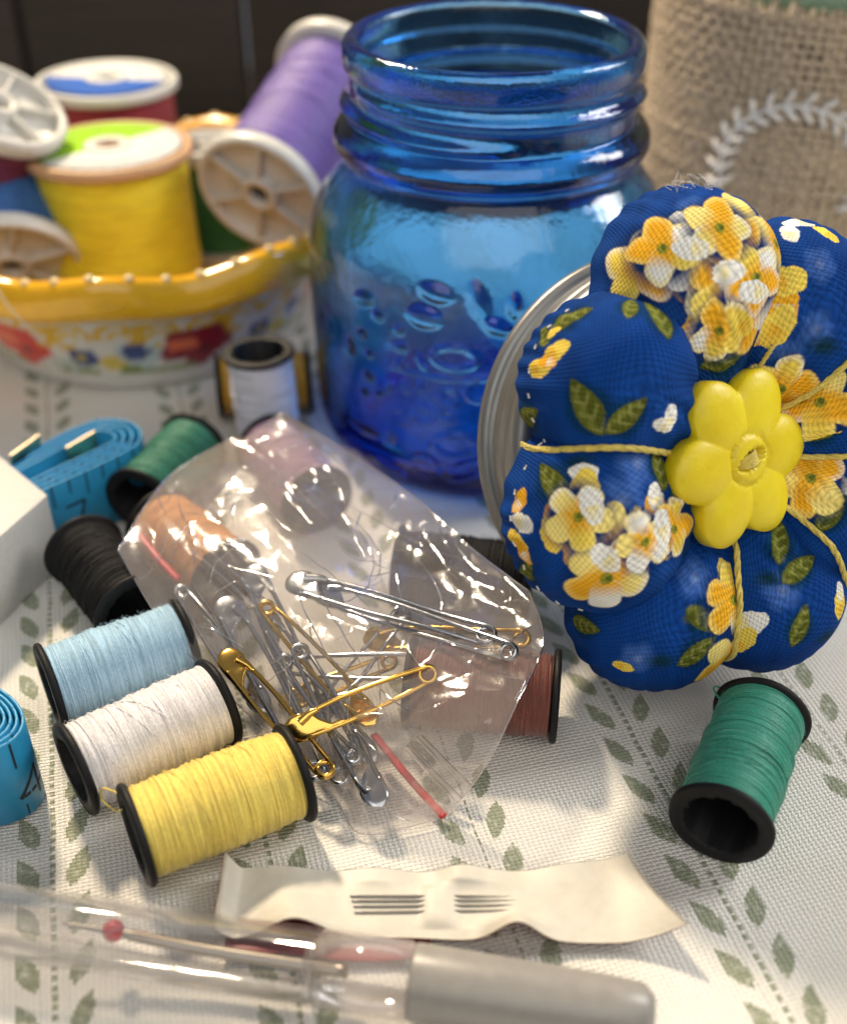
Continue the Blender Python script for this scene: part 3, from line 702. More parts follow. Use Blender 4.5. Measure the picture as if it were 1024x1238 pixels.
#PRINT_DATA
PRINT = [(1, 0.09, 0.90, 'b', 0.36, 0, 0), (2, 0.68, 1.24, 'b', 0.36, 0, 1), (2, 2.94, 1.27, 'b', 0.42, 0, 2), (5, -2.69, 1.45, 'b', 0.42, 0, 3), (6, -3.05, 1.43, 'b', 0.42, 0, 4), (6, -0.52, 1.03, 'b', 0.36, 0, 5), (7, -1.43, 1.47, 'b', 0.50, 0, 6), (7, -2.09, 1.16, 'b', 0.46, 0, 7), (6, 2.95, 0.84, 'b', 0.36, 0, 8), (4, 3.05, 0.69, 'b', 0.24, 0, 9), (2, 3.02, 1.53, 'b', 0.36, 0, 10), (2, -2.59, 1.43, 'g', 0.42, 0, 11), (7, 2.25, 0.59, 'g', 0.42, 0, 12), (5, -2.70, 1.30, 'g', 0.36, 0, 13), (7, -1.24, 0.87, 'g', 0.36, 0, 14), (5, 2.29, 0.94, 'g', 0.36, 0, 15), (6, -0.16, 1.20, 'g', 0.36, 0, 16), (5, 0.41, 1.06, 'g', 0.36, 0, 17), (1, 0.58, 1.00, 'l', 0.48, 60, 18), (0, -1.45, 0.77, 'l', 0.46, 100, 19), (1, -3.08, 1.21, 'l', 0.50, 30, 20), (1, -2.54, 0.74, 'l', 0.41, 60, 21), (0, -0.39, 0.40, 'l', 0.41, -15, 22), (0, -0.09, 0.23, 'l', 0.26, 70, 23), (0, 0.82, 1.10, 'l', 0.53, 125, 24), (0, 1.52, 1.40, 'l', 0.43, 40, 25), (0, -1.07, 0.69, 'l', 0.31, 60, 26), (0, 0.83, 0.09, 'l', 0.41, 100, 27), (3, -3.06, 1.26, 'l', 0.43, 20, 28), (3, 2.12, 0.99, 'l', 0.31, 30, 29), (4, -2.86, 1.37, 'l', 0.48, 60, 30), (5, 3.00, 1.21, 'l', 0.41, 80, 31), (5, 2.75, 1.37, 'l', 0.43, 30, 32), (5, -0.35, 1.47, 'l', 0.41, 75, 33), (6, 1.73, 1.50, 'l', 0.43, -35, 34), (6, 0.71, 1.33, 'l', 0.43, 35, 35), (7, -0.86, 0.76, 'l', 0.46, 115, 36), (7, -2.56, 1.10, 'l', 0.41, 100, 37), (7, 0.20, 0.20, 'l', 0.36, 110, 38), (6, -1.10, 0.39, 'l', 0.36, 0, 39), (7, -3.06, 1.17, 'l', 0.31, 70, 40), (1, 0.82, 0.94, 'w', 0.40, 143, 33), (1, 0.82, 1.21, 'w', 0.40, 168, 17), (1, 0.33, 1.11, 'w', 0.40, 128, 10), (1, 0.00, 1.13, 'w', 0.40, 134, 25), (1, -0.42, 1.01, 'w', 0.40, 97, 32), (1, -0.86, 1.03, 'w', 0.40, 134, 34), (1, -2.07, 1.40, 'w', 0.40, 124, 30), (1, -1.56, 1.08, 'w', 0.40, 36, 1), (2, 1.87, 1.27, 'w', 0.40, 90, 17), (1, -0.61, 0.80, 'w', 0.40, 119, 3), (1, 1.34, 0.84, 'w', 0.40, 15, 6), (1, 2.25, 1.38, 'w', 0.40, 89, 24), (1, 1.41, 1.35, 'w', 0.40, 125, 21), (1, 2.89, 1.41, 'w', 0.40, 120, 24), (1, -2.92, 1.30, 'w', 0.40, 30, 4), (2, 2.28, 1.11, 'w', 0.40, 50, 5), (1, 0.00, 1.33, 'w', 0.40, 95, 16), (1, -1.19, 1.13, 'w', 0.40, 85, 18), (1, -1.13, 1.38, 'w', 0.40, 50, 33), (2, 1.46, 1.18, 'w', 0.40, 10, 8), (2, 2.32, 1.24, 'w', 0.40, 65, 28), (1, 2.47, 1.24, 'w', 0.40, 25, 21), (1, 1.15, 0.79, 'f', 0.63, 15, 63), (1, 0.69, 1.50, 'f', 0.75, 32, 64), (1, -2.42, 1.54, 'f', 0.75, 10, 65), (1, -2.54, 1.34, 'f', 0.69, 59, 66), (1, -1.27, 0.82, 'f', 0.63, 8, 67), (1, -0.68, 1.37, 'f', 0.60, 41, 68), (0, -0.16, 0.36, 'w', 0.14, 173, 24), (0, 0.05, 0.57, 'w', 0.26, 8, 0), (0, 0.28, 0.39, 'w', 0.26, 2, 24), (0, 0.19, 0.50, 'w', 0.19, 130, 9), (0, 2.91, 1.33, 'w', 0.24, 76, 26), (0, 2.64, 1.30, 'w', 0.18, 154, 22), (2, 0.60, 0.46, 'w', 0.29, 170, 26), (2, 0.83, 0.66, 'w', 0.26, 75, 6), (2, 0.35, 0.73, 'w', 0.26, 131, 16), (2, -2.32, 0.91, 'w', 0.31, 17, 18), (3, 2.94, 1.13, 'w', 0.35, 5, 29), (3, 2.72, 0.77, 'w', 0.33, 120, 24), (3, 2.98, 1.35, 'w', 0.35, 104, 29), (4, 2.62, 0.72, 'w', 0.35, 77, 21), (4, 2.47, 0.89, 'w', 0.35, 35, 1), (4, 2.83, 1.27, 'w', 0.35, 149, 14), (4, 3.13, 1.03, 'w', 0.31, 140, 0), (5, 1.07, 1.11, 'w', 0.28, 104, 8), (5, 1.35, 1.11, 'w', 0.18, 97, 22), (2, -3.05, 1.06, 'f', 0.60, 10, 88), (3, 2.76, 1.11, 'f', 0.63, 40, 89), (4, 3.00, 1.14, 'f', 0.63, 20, 90), (6, 2.54, 1.11, 'w', 0.35, 93, 8), (5, -1.68, 1.07, 'w', 0.35, 19, 10), (5, -1.41, 0.87, 'w', 0.33, 60, 16), (6, 1.87, 1.27, 'w', 0.29, 1, 9), (6, 2.50, 1.24, 'w', 0.28, 40, 12), (6, 2.12, 1.10, 'f', 0.63, 15, 96), (6, 1.18, 0.72, 'f', 0.63, 50, 97), (6, -0.50, 0.77, 'w', 0.19, 7, 12), (7, -1.19, 1.00, 'w', 0.24, 172, 6), (7, -0.96, 1.14, 'w', 0.38, 76, 4), (7, -0.68, 1.28, 'w', 0.35, 96, 14), (7, -0.49, 0.93, 'w', 0.35, 85, 17), (7, -0.25, 0.87, 'w', 0.31, 105, 4), (7, -0.24, 1.40, 'w', 0.42, 110, 4), (7, -0.03, 1.17, 'w', 0.38, 66, 33), (7, 0.49, 1.31, 'w', 0.45, 140, 26), (7, 1.32, 1.27, 'w', 0.33, 106, 13), (7, 0.58, 0.94, 'w', 0.33, 16, 20), (7, 1.74, 1.55, 'w', 0.38, 107, 0), (7, 3.02, 1.45, 'w', 0.38, 129, 21), (7, -2.81, 1.41, 'w', 0.26, 106, 26), (7, 2.56, 1.40, 'w', 0.31, 104, 14), (7, 2.31, 1.21, 'w', 0.33, 63, 16), (7, -0.57, 0.32, 'w', 0.24, 33, 29), (7, -0.36, 0.42, 'w', 0.26, 22, 26), (7, -0.16, 0.28, 'w', 0.26, 42, 12), (7, -0.05, 0.35, 'w', 0.24, 132, 9), (7, 1.16, 1.47, 'w', 0.33, 127, 26), (7, -0.31, 1.10, 'w', 0.33, 170, 1), (7, 0.41, 1.44, 'f', 0.66, 30, 120), (7, 0.77, 1.13, 'f', 0.69, 0, 121), (7, 2.54, 1.24, 'f', 0.51, 15, 122), (1, 0.86, 1.00, 'f', 0.57, 36, 123), (1, -1.65, 1.37, 'f', 0.57, 56, 124), (1, -0.16, 1.21, 'f', 0.57, 5, 125), (1, 2.92, 1.37, 'f', 0.51, 58, 126), (7, -0.52, 1.18, 'f', 0.54, 61, 127), (7, 1.76, 1.48, 'f', 0.51, 43, 128), (1, 0.60, 1.27, 'w', 0.31, 175, 18), (1, -0.68, 1.54, 'w', 0.31, 10, 18), (1, -2.03, 1.38, 'w', 0.31, 176, 26), (1, -2.80, 1.34, 'w', 0.31, 145, 4), (7, 0.49, 1.31, 'w', 0.31, 140, 26), (7, -0.79, 1.28, 'w', 0.31, 104, 34), (7, 2.56, 1.40, 'w', 0.31, 104, 14), ]
#END_PRINT_DATA
CBLUE = np.array((.003, .043, .225)); CY = [np.array(q) for q in ((.84, .63, .10), (.80, .40, .02), (.80, .79, .74), (.86, .70, .22))]; CG = [np.array(q) for q in ((.085, .10, .012), (.17, .19, .035))]
def paint_print(i, P, C):
    for (pi, al, ps, kind, size, ang, sd) in PRINT:
        if pi != i: continue
        r = np.random.default_rng(sd + 17); q = lambda a, b: petal_point(i, np.array([a]), np.array([b]))[0]
        c = q(al, ps); st_ = .04 / max(math.cos(ps), .06); ta = q(al + st_, ps) - q(al - st_, ps); tb = q(al, ps - .05) - c; n = np.cross(tb, ta); n /= np.linalg.norm(n)
        if n[2] < 0 and abs(n[2]) > .2: n = -n
        ex = np.array((1., 0, 0)); ex = ex - n * (n @ ex); ex /= np.linalg.norm(ex); ey = np.cross(n, ex)
        D = P - c; near = np.abs(D @ n) < max(.35, size * .5); x = D @ ex; y = D @ ey
        ca, sa = math.cos(math.radians(ang)), math.sin(math.radians(ang)); X_ = x * ca + y * sa; Y_ = y * ca - x * sa; rr = np.hypot(X_, Y_); an = np.arctan2(Y_, X_)
        def put(m, col, k=1.0):
            m = m & near; C[m] = C[m] * (1 - k) + np.array(col) * k
        def soft(f, col):
            k = np.clip(f, 0, 1) * near; C[:] = C * (1 - k[..., None]) + np.array(col) * k[..., None]
        wob = .08 * np.sin(5 * an + sd) + .05 * np.sin(9 * an + 2 * sd)
        if kind == 'f':      # five petalled blossom
            soft((1.25 * size - rr) / (.35 * size) * .8, CBLUE * .55)
            for k in range(5):
                a = 2 * math.pi * k / 5 + r.normal(0, .12); px, py = .55 * size * math.cos(a), .55 * size * math.sin(a); s_ = size * (.46 + .07 * r.random())
                col = CY[r.choice([0, 3, 3, 1, 1, 2])]; dx, dy = X_ - px, Y_ - py; u_ = dx * math.cos(a) + dy * math.sin(a); v_ = dy * math.cos(a) - dx * math.sin(a)
                e = np.hypot(u_ / (s_ * 1.05), v_ / (s_ * .85)) + .06 * np.sin(4 * np.arctan2(v_, u_) + sd)
                soft((1.06 - e) / .12, col); soft((e - .55) * 1.6 * (e < 1), CY[3] if r.random() < .6 else CY[2]); soft(np.clip(.1 - u_ / s_, 0, 1) * 1.1 * (e < 1), CY[1])
            put(rr < .16 * size, (.30, .28, .03)); put(np.hypot(X_ - .05 * size, Y_) < .08 * size, (.12, .14, .02))
        elif kind == 'w':    # white / orange loose petal
            e = np.hypot(X_ / size, Y_ / (size * .62)) + wob * .5; put(e < 1, CY[sd % 4]); soft((1 - e) * (X_ < 0) * .9, CY[(sd + 1) % 4])
        elif kind == 'l':    # leaf with a vein and a darker half
            h = size * .42 * np.clip(1 - (X_ / size) ** 2, 0, 1) ** .8 * (1 - .25 * X_ / size)
            soft((h * 1.7 + .06 - np.abs(Y_)) / .1 * (np.abs(X_) < size * 1.1) * .75, CBLUE * .45 + np.array((0, .012, 0)))
            put((np.abs(Y_) < h) & (np.abs(X_) < size), CG[0]); soft(np.clip((h - np.abs(Y_)) / h.max() * 2, 0, 1) * (Y_ > .02) * (np.abs(X_) < size) * (.7 + .3 * np.sin(X_ / size * 14 + Y_ * 20)), CG[1])
            soft(((h * .75 - np.abs(Y_)) > 0) * (np.sin(X_ * 22 / size * .6 - np.abs(Y_) * 26) > .5) * (np.abs(X_) < size) * .5, (.30, .30, .09))
        elif kind == 'b':    # pale blue ghost flower
            for k in range(5):
                a = 2 * math.pi * k / 5 + sd; e = np.hypot(X_ - .5 * size * math.cos(a), Y_ - .5 * size * math.sin(a)) / (.5 * size)
                soft((1.1 - e) * 1.2 * .75, (.05, .13, .42))
            soft((.35 * size - rr) / (.3 * size) * .6, (.20, .30, .58))
        elif kind == 'g':    # dark green ghost leaf
            soft((1 - np.hypot(X_ / size, Y_ / (size * .55))) * 1.3, (.005, .035, .065))
FAB = Mat("printed_cotton", (.02, .05, .3), .8, Sheen_Weight=.0)
FAB.b.inputs['Specular IOR Level'].default_value = .08
u, v, _ = FAB.xyz(FAB.coord('UV')); jit = (FAB.noise(2.5, 3) - .5) * .35
wv, ov = FAB.weave(u / .058, v / .062, jit); fb = FAB.noise(45, 3)
base = FAB.mix((wv * .75 + fb * .25).smooth(.15, .85), (.72, .73, .75), (1.14, 1.14, 1.13))
FAB.set('Base Color', FAB.mix(1.0, FAB.attr("print"), base, 'MULTIPLY')); FAB.bump(wv + fb * .3, .022, .9)
bvV, bvF, off = [], [], 0
for i in range(8):
    A, B, P = petal_grid(i); P[:, -1] = P[:, -2].mean(0); v, f = grid(P, True, False)
    me = mesh("fabric_petal", v, f); C = np.tile(CBLUE, (len(v), 1)) * (1 + .10 * vnoise(v, 1.4, 60 + i))[:, None]; C = np.maximum(C, 0)
    soft_ = np.clip(vnoise(v, 1.0, 77 + i) * 1.2 - .45, 0, .6)[:, None]; C = C * (1 - soft_) + np.array((.012, .06, .24)) * soft_
    paint_print(i, v, C); st_r = vnoise(v * np.array((1, .35, 1)), 13, 90 + i, 2)[:, None]; C = np.clip(C * (1 + .16 * st_r + .10 * vnoise(v, 5, 95 + i)[:, None]), 0, 1)
    at = me.color_attributes.new("print", 'FLOAT_COLOR', 'POINT'); at.data.foreach_set('color', np.concatenate([C, np.ones((len(C), 1))], 1).ravel())
    uvl = me.uv_layers.new(name="cloth"); arc = (math.pi / 2 - B) * 1.35; U = np.stack([arc * np.cos(A + R_(PET[i][0]) + i), arc * np.sin(A + R_(PET[i][0]) + i)], -1).reshape(-1, 2)
    li = np.zeros(len(me.loops), np.int32); me.loops.foreach_get('vertex_index', li); uvl.data.foreach_set('uv', U[li].ravel())
    obj("fabric_petal", me, FAB, PC); bvV.append(v); bvF += (f + off).tolist(); off += len(v)
bvh = BVHTree.FromPolygons(np.vstack(bvV).tolist(), bvF)
def top(x, y):
    h = bvh.ray_cast(Vector((x, y, 9)), Vector((0, 0, -1))); return h[0].z if h[0] else None
FLOSS = thread_mat("yellow_floss", (.66, .52, .10), .2, .5)
for k, a in enumerate((176, 77, 38, -4, -44, -86)):
    pts = []
    for r in np.linspace(.45, 4.3 if k != 1 else 1.9, 40):
        q = R_(a) + .03 * math.sin(r * 2 + k); z = top(r * math.cos(q), r * math.sin(q))
        if z is None:
            if pts: break
            continue
        pts.append([r * math.cos(q), r * math.sin(q), z + .035])
    pts = np.array(pts)
    for _ in range(10): pts[1:-1, 2] = np.maximum(pts[1:-1, 2], (pts[:-2, 2] + pts[2:, 2]) / 2 - .002)
    e = pts[-1].copy(); pts = np.vstack([pts, e + np.array((math.cos(R_(a)) * .05, math.sin(R_(a)) * .05, -.3)), e + np.array((-.1 * math.cos(R_(a)), -.1 * math.sin(R_(a)), -.9))])
    n_ = len(pts); tw = []
    for s in range(3):
        ph = np.arange(n_) * .9 + s * 2.09; o = np.stack([-math.sin(R_(a)) * np.cos(ph), math.cos(R_(a)) * np.cos(ph), np.sin(ph)], 1) * .026
        tw.append(tube(pts + o, .036 if k != 1 else .02, 6))
    v, f = join(tw); obj("thread_strand", mesh("thread_strand", v, f), FLOSS, PC)
# white stitches along the left seam and a tuft of frayed ends at the top
STI = plain("white_stitch", (.75, .74, .72), .7)
tuft = []
r_ = np.random.default_rng(5)
for k in range(15):
    al0 = -.35 + .5 * r_.random(); p0 = petal_point(1, np.array([al0]), np.array([.25 + .2 * r_.random()]))[0]
    d = np.array((r_.normal(-.1, .5), .5 + .5 * r_.random(), r_.normal(.3, .4))) * .16; c = r_.normal(0, .12, 3)
    tuft.append(tube(smooth_path([p0, p0 + d * .5 + c, p0 + d + c * .3, p0 + d * .8 - c], 5), .0045, 4))
v, f = join(tuft); obj("frayed_threads", mesh("frayed_threads", v, f), STI, PC, kind="stuff")
st = []
for i, al_ in ((0, np.linspace(-.5, 1.1, 7)), (7, np.linspace(-1.2, .9, 9))):
    for a in al_:
        p = petal_point(i, np.array([a, a + .05]), np.array([.22, .22])); m_ = p.mean(0); st.append(tube(p + (m_ - np.array((0, 0, 2))) / 4.5 * .02, .016, 5))
v, f = join(st); obj("seam_stitches", mesh("seam_stitches", v, f), STI, PC, kind="stuff")
# yellow flower button
BUT = Mat("yellow_button", (.74, .60, .006), .38); BUT.b.inputs['Subsurface Weight'].default_value = .25; BUT.b.inputs['Subsurface Radius'].default_value = (.1, .06, .01); BUT.b.inputs['Subsurface Scale'].default_value = 1
bn = BUT.noise(1.5, 5); BUT.set('Base Color', BUT.mix(bn.smooth(.35, .7), (.70, .54, .006), (.78, .64, .012))); BUT.set('Roughness', BUT.noise(6, 5) * .3 + .26); BUT.bump(BUT.noise(14, 3) + BUT.noise(60, 2) * .3, .008)
def button():
    nth, nr = 240, 40; th = np.linspace(0, 2 * math.pi, nth, endpoint=False); best = np.zeros(nth)
    cs = [(.64 * math.cos(a), .64 * math.sin(a), a) for a in [R_(10 + 60 * k) for k in range(6)]]
    ra, rb = .60, .46
    def ell(x, y):
        o = []
        for cx, cy, a in cs:
            u = (x - cx) * math.cos(a) + (y - cy) * math.sin(a); v = (y - cy) * math.cos(a) - (x - cx) * math.sin(a); o.append((u / ra) ** 2 + (v / rb) ** 2)
        return np.array(o)
    R = np.linspace(0, 1.3, 400); TH, RR = np.meshgrid(th, R, indexing='ij'); ins = (ell(RR * np.cos(TH), RR * np.sin(TH)).min(0) < 1) | (RR < .45)
    best = np.array([R[np.where(q)[0].max()] for q in ins])
    s = 1 - (1 - np.linspace(0.001, 1, nr)) ** 1.6
    TH, SS = np.meshgrid(th, s, indexing='ij'); rr = SS * best[:, None]; x, y = rr * np.cos(TH), rr * np.sin(TH)
    e = ell(x, y).min(0); h = .13 + .20 * np.sqrt(np.clip(1.02 - e, 0, 1))
    cen = np.clip(1 - (rr / .34) ** 6, 0, 1) ** .5; k_ = np.clip((.39 - rr) / .06, 0, 1); h = h * (1 - k_) + k_ * (.25 + .10 * cen)
    # sunk slot for the thread, tilted
    a = R_(28); uu = x * math.cos(a) + y * math.sin(a); vv = y * math.cos(a) - x * math.sin(a); sl_ = np.clip(1 - (uu / .27) ** 2 - (vv / .12) ** 2, 0, 1); h = h - .22 * sl_ ** .5
    Pt = np.stack([x, y, h], -1); edge = Pt[:, -1:].copy(); edge[..., 2] = -.06; e2_ = edge.copy(); e2_[..., :2] *= .93; e2_[..., 2] = -.12; z = e2_.copy(); z[..., :2] *= .01
    return mesh("button", *grid(np.concatenate([Pt, edge, e2_, z], 1), True, False))
bu = obj("button", button(), BUT, PC); bu.location = (-.12, -.05, 3.2); bu.scale = (1.27, 1.27, 1.27); bu.rotation_euler = (0, R_(17), 0)
kn = []
for k in range(6):
    o = (k - 2.5) * .022; a = R_(28); d = np.array((math.cos(a), math.sin(a), 0)); q = np.array((-math.sin(a), math.cos(a), 0))
    kn.append(tube(smooth_path([d * -.24 + q * o * .6 + np.array((0, 0, .08)), d * -.1 + q * o * 1.3 + np.array((0, 0, .3)), d * .08 + q * o * 1.4 + np.array((0, 0, .335)), d * .22 + q * o * .7 + np.array((0, 0, .1))], 7), .024, 6))
v, f = join(kn); obj("thread_knot", mesh("thread_knot", v, f), FLOSS, bu)

# ------------------------------------------------------------------ plastic bag of safety pins
#BAG_DATA
EDGE_AB = [(-6.01, 18.00, 1.90), (-5.46, 20.22, 2.05), (-4.42, 21.61, 2.10), (-3.88, 21.69, 2.20), (-3.18, 22.25, 2.50)]
EDGE_BC = [(-3.18, 22.25, 2.50), (-1.65, 21.12, 2.20), (-0.21, 19.83, 1.90), (0.79, 18.33, 1.85), (1.95, 16.43, 2.15)]
EDGE_AD = [(-6.01, 18.00, 1.90), (-4.84, 16.30, 1.35), (-3.39, 14.91, 0.80), (-1.64, 13.40, 0.15), (-1.00, 12.54, 0.08), (0.47, 12.94, 0.12)]
EDGE_DC = [(0.46, 12.87, 0.20), (1.07, 13.08, 1.30), (1.58, 13.92, 1.80), (2.14, 15.35, 1.90), (1.95, 16.43, 2.15)]
ZIPS = [("zip_ridge", [(-4.94, 18.34, 1.90), (-4.09, 17.55, 1.70), (-3.25, 16.72, 1.50)]), ("zip_ridge", [(-4.78, 18.54, 1.92), (-3.92, 17.73, 1.72), (-3.06, 16.89, 1.52)]), ("zip_line", [(-5.79, 18.80, 1.70), (-5.27, 18.11, 1.60), (-4.81, 17.59, 1.50)]), ("zip_line", [(-0.89, 14.42, 0.50), (-0.29, 13.60, 0.35), (0.35, 12.87, 0.14)]), ("zip_ridge", [(-0.29, 13.96, 0.70), (0.19, 13.46, 0.50), (0.62, 13.09, 0.30)]), ("zip_ridge", [(-0.09, 14.15, 0.75), (0.40, 13.66, 0.55), (0.82, 13.28, 0.35)])]
#END_BAG_DATA
def coons(n, m):
    def seg(pts, k): 
        p = smooth_path(np.array(pts), 12); d = np.r_[0, np.cumsum(np.linalg.norm(np.diff(p, axis=0), axis=1))]; s = np.linspace(0, d[-1], k)
        return np.stack([np.interp(s, d, p[:, i]) for i in range(3)], 1)
    a, b, c, d = seg(EDGE_AB, n), seg(EDGE_BC, m), seg(EDGE_DC, n), seg(EDGE_AD, m)   # a, c run along s; b, d along t
    s = np.linspace(0, 1, n)[:, None, None]; t = np.linspace(0, 1, m)[None, :, None]
    return ((1 - t) * a[:, None] + t * c[:, None] + (1 - s) * d[None] + s * b[None]
            - ((1 - s) * (1 - t) * a[0] + s * (1 - t) * a[-1] + (1 - s) * t * c[0] + s * t * c[-1]))
def bag():
    n, m = 150, 190; B0 = coons(n, m); s = np.linspace(0, 1, n)[:, None]; t = np.linspace(0, 1, m)[None]
    dome = (np.sin(math.pi * s) * np.sin(math.pi * t)) ** .55
    def crumple(seed, amp, cnt):
        r = np.random.default_rng(seed); z = np.zeros((n, m))
        for k in range(cnt):
            a = r.random() * math.pi; cx, cy = r.random(), r.random(); x = (s - cx) * math.cos(a) + (t - cy) * math.sin(a); y = (t - cy) * math.cos(a) - (s - cx) * math.sin(a)
            w = .05 + .16 * r.random(); l = .12 + .35 * r.random()
            z += r.normal(0, 1) * w * 4 * np.maximum(0, 1 - np.abs(x) / w) * np.exp(-(y / l) ** 2)
        return amp * z
    nz = np.clip(dome * 3, 0, 1)
    top_ = B0.copy(); up = np.array((0.0, -.45, .9))
    top_ += (.50 * dome + crumple(2, .17, 30) * nz + crumple(5, .10, 80) * nz + crumple(13, .045, 150) * nz)[..., None] * up
    bot = B0.copy(); bot += (-.12 * dome + crumple(8, .09, 70) * nz)[..., None] * up
    # wavering rim
    for e in (top_, bot): e[..., 2] = np.maximum(e[..., 2], .03)
    for (ax, ay), (bx, by) in (((2.45, 15.0), (-.3, 15.35)), ((2.2, 18.3), (-.55, 18.8)), ((-2.35, 21.1), (-3.7, 23.45)), ((-5.75, 20.3), (-4.0, 18.4))):
        d = np.array((bx - ax, by - ay)); L = np.linalg.norm(d); d /= L     # the film drapes over the spools beneath it
        for e, k in ((bot, .03), (top_, .10)):
            x = e[..., 0] - ax; y = e[..., 1] - ay; u = x * d[0] + y * d[1]; v = np.abs(x * d[1] - y * d[0])
            over = np.maximum(np.maximum(-u, u - L), 0); vv = np.minimum(v, .9)
            h = .87 + np.sqrt(np.maximum(.9 ** 2 - vv ** 2, 0)) + k - 2.2 * np.maximum(v - .9, 0) - 2.2 * over
            e[..., 2] = np.maximum(e[..., 2], h)
    top_[..., 2] = np.maximum(top_[..., 2], bot[..., 2] + .02 * nz)
    return top_, bot
FILM = bpy.data.materials.new("clear_film"); FILM.use_nodes = True; nt = FILM.node_tree; nt.nodes.clear()
def nd(t, **k):
    n_ = nt.nodes.new(t)
    for a, b in k.items(): n_.inputs[a].default_value = b
    return n_
tr = nd('ShaderNodeBsdfTransparent', Color=(.985, .98, .98, 1)); gl = nd('ShaderNodeBsdfGlossy', Roughness=.10, Color=(1, 1, 1, 1)); df = nd('ShaderNodeBsdfDiffuse', Color=(.80, .73, .70, 1)); tl = nd('ShaderNodeBsdfTranslucent', Color=(.80, .73, .70, 1))
fr = nd('ShaderNodeFresnel', IOR=1.55); m1 = nd('ShaderNodeMixShader'); m2 = nd('ShaderNodeMixShader'); m3 = nd('ShaderNodeMixShader'); out = nd('ShaderNodeOutputMaterial')
geo = nd('ShaderNodeNewGeometry'); noi = nd('ShaderNodeTexNoise', Scale=2.2, Detail=4.0); bpn = nd('ShaderNodeBump', Distance=.03, Strength=.4); tc_ = nd('ShaderNodeTexCoord')
L_k = nt.links.new
L_k(tc_.outputs['Object'], noi.inputs['Vector']); L_k(noi.outputs[0], bpn.inputs['Height']); L_k(bpn.outputs[0], gl.inputs['Normal'])
L_k(df.outputs[0], m1.inputs[1]); L_k(tl.outputs[0], m1.inputs[2]); m1.inputs[0].default_value = .5
m2.inputs[0].default_value = .15; L_k(tr.outputs[0], m2.inputs[1]); L_k(m1.outputs[0], m2.inputs[2])
fm = nd('ShaderNodeMath'); fm.operation = 'MULTIPLY'; fm.inputs[1].default_value = .11; L_k(fr.outputs[0], fm.inputs[0]); L_k(fm.outputs[0], m3.inputs[0]); L_k(m2.outputs[0], m3.inputs[1]); L_k(gl.outputs[0], m3.inputs[2]); L_k(m3.outputs[0], out.inputs[0])
class _F: m = FILM
CREASE = FILM.copy(); CREASE.name = "film_crease"
for q in CREASE.node_tree.nodes:
    if q.type == 'MATH': q.inputs[1].default_value = 2.2
    if q.type == 'MIX_SHADER' and not q.inputs[0].is_linked and q.inputs[0].default_value < .4: q.inputs[0].default_value = .3
class _C: m = CREASE
TOP, BOT = bag()
bt = thing("plastic_bag", "clear crumpled zip bag holding silver and gold safety pins", "plastic bag", tuple(TOP[75, 95] * np.array((1, 1, 0))))
bl_ = np.array(bt.location)
obj("top_sheet", mesh("top_sheet", *grid(TOP - bl_)), _F, bt); obj("bottom_sheet", mesh("bottom_sheet", *grid(BOT - bl_)), _F, bt)
def film_edge(name, p, r=.018):
    obj(name, tube_mesh(name, np.array(p) - bl_, r, 5), CLEARP, bt)
CLEARP = Mat("clear_plastic", (.97, .97, .96), .06, Transmission_Weight=1.0, IOR=1.2); CLEARP.b.inputs['Specular IOR Level'].default_value = .8
RED = plain("red_zip", (.55, .02, .03), .35)
for e_ in (TOP[0], TOP[-1], TOP[:, 0], TOP[:, -1]): obj("film_edge", tube_mesh("film_edge", e_ - bl_, .014, 5), _C, bt)
r_ = np.random.default_rng(21); cr = []
for k in range(95):
    i0, j0 = r_.integers(8, 142), r_.integers(8, 182); a = r_.random() * 6.28; ln = r_.integers(10, 46); cv = r_.normal(0, .02); pt = []
    for q in range(ln):
        i_, j_ = int(i0 + q * math.cos(a + cv * q)), int(j0 + 1.2 * q * math.sin(a + cv * q))
        if 1 < i_ < 148 and 1 < j_ < 188: pt.append(TOP[i_, j_] - bl_)
    if len(pt) > 8:
        pt = np.array(pt); pt = smooth_path(pt[::4], 4); cr.append(tube(pt, np.sin(np.linspace(.15, 3.0, len(pt))) * .014, 4, True, .5))
v, f = join(cr); obj("film_creases", mesh("film_creases", v, f), _C, bt, kind="stuff")
for nm, pts in ZIPS: 
    q = smooth_path(pts, 8) - bl_
    obj(nm, tube_mesh(nm, q, .075 if nm == "zip_line" else .08, 8, .5), RED if nm == "zip_line" else CLEARP, bt)

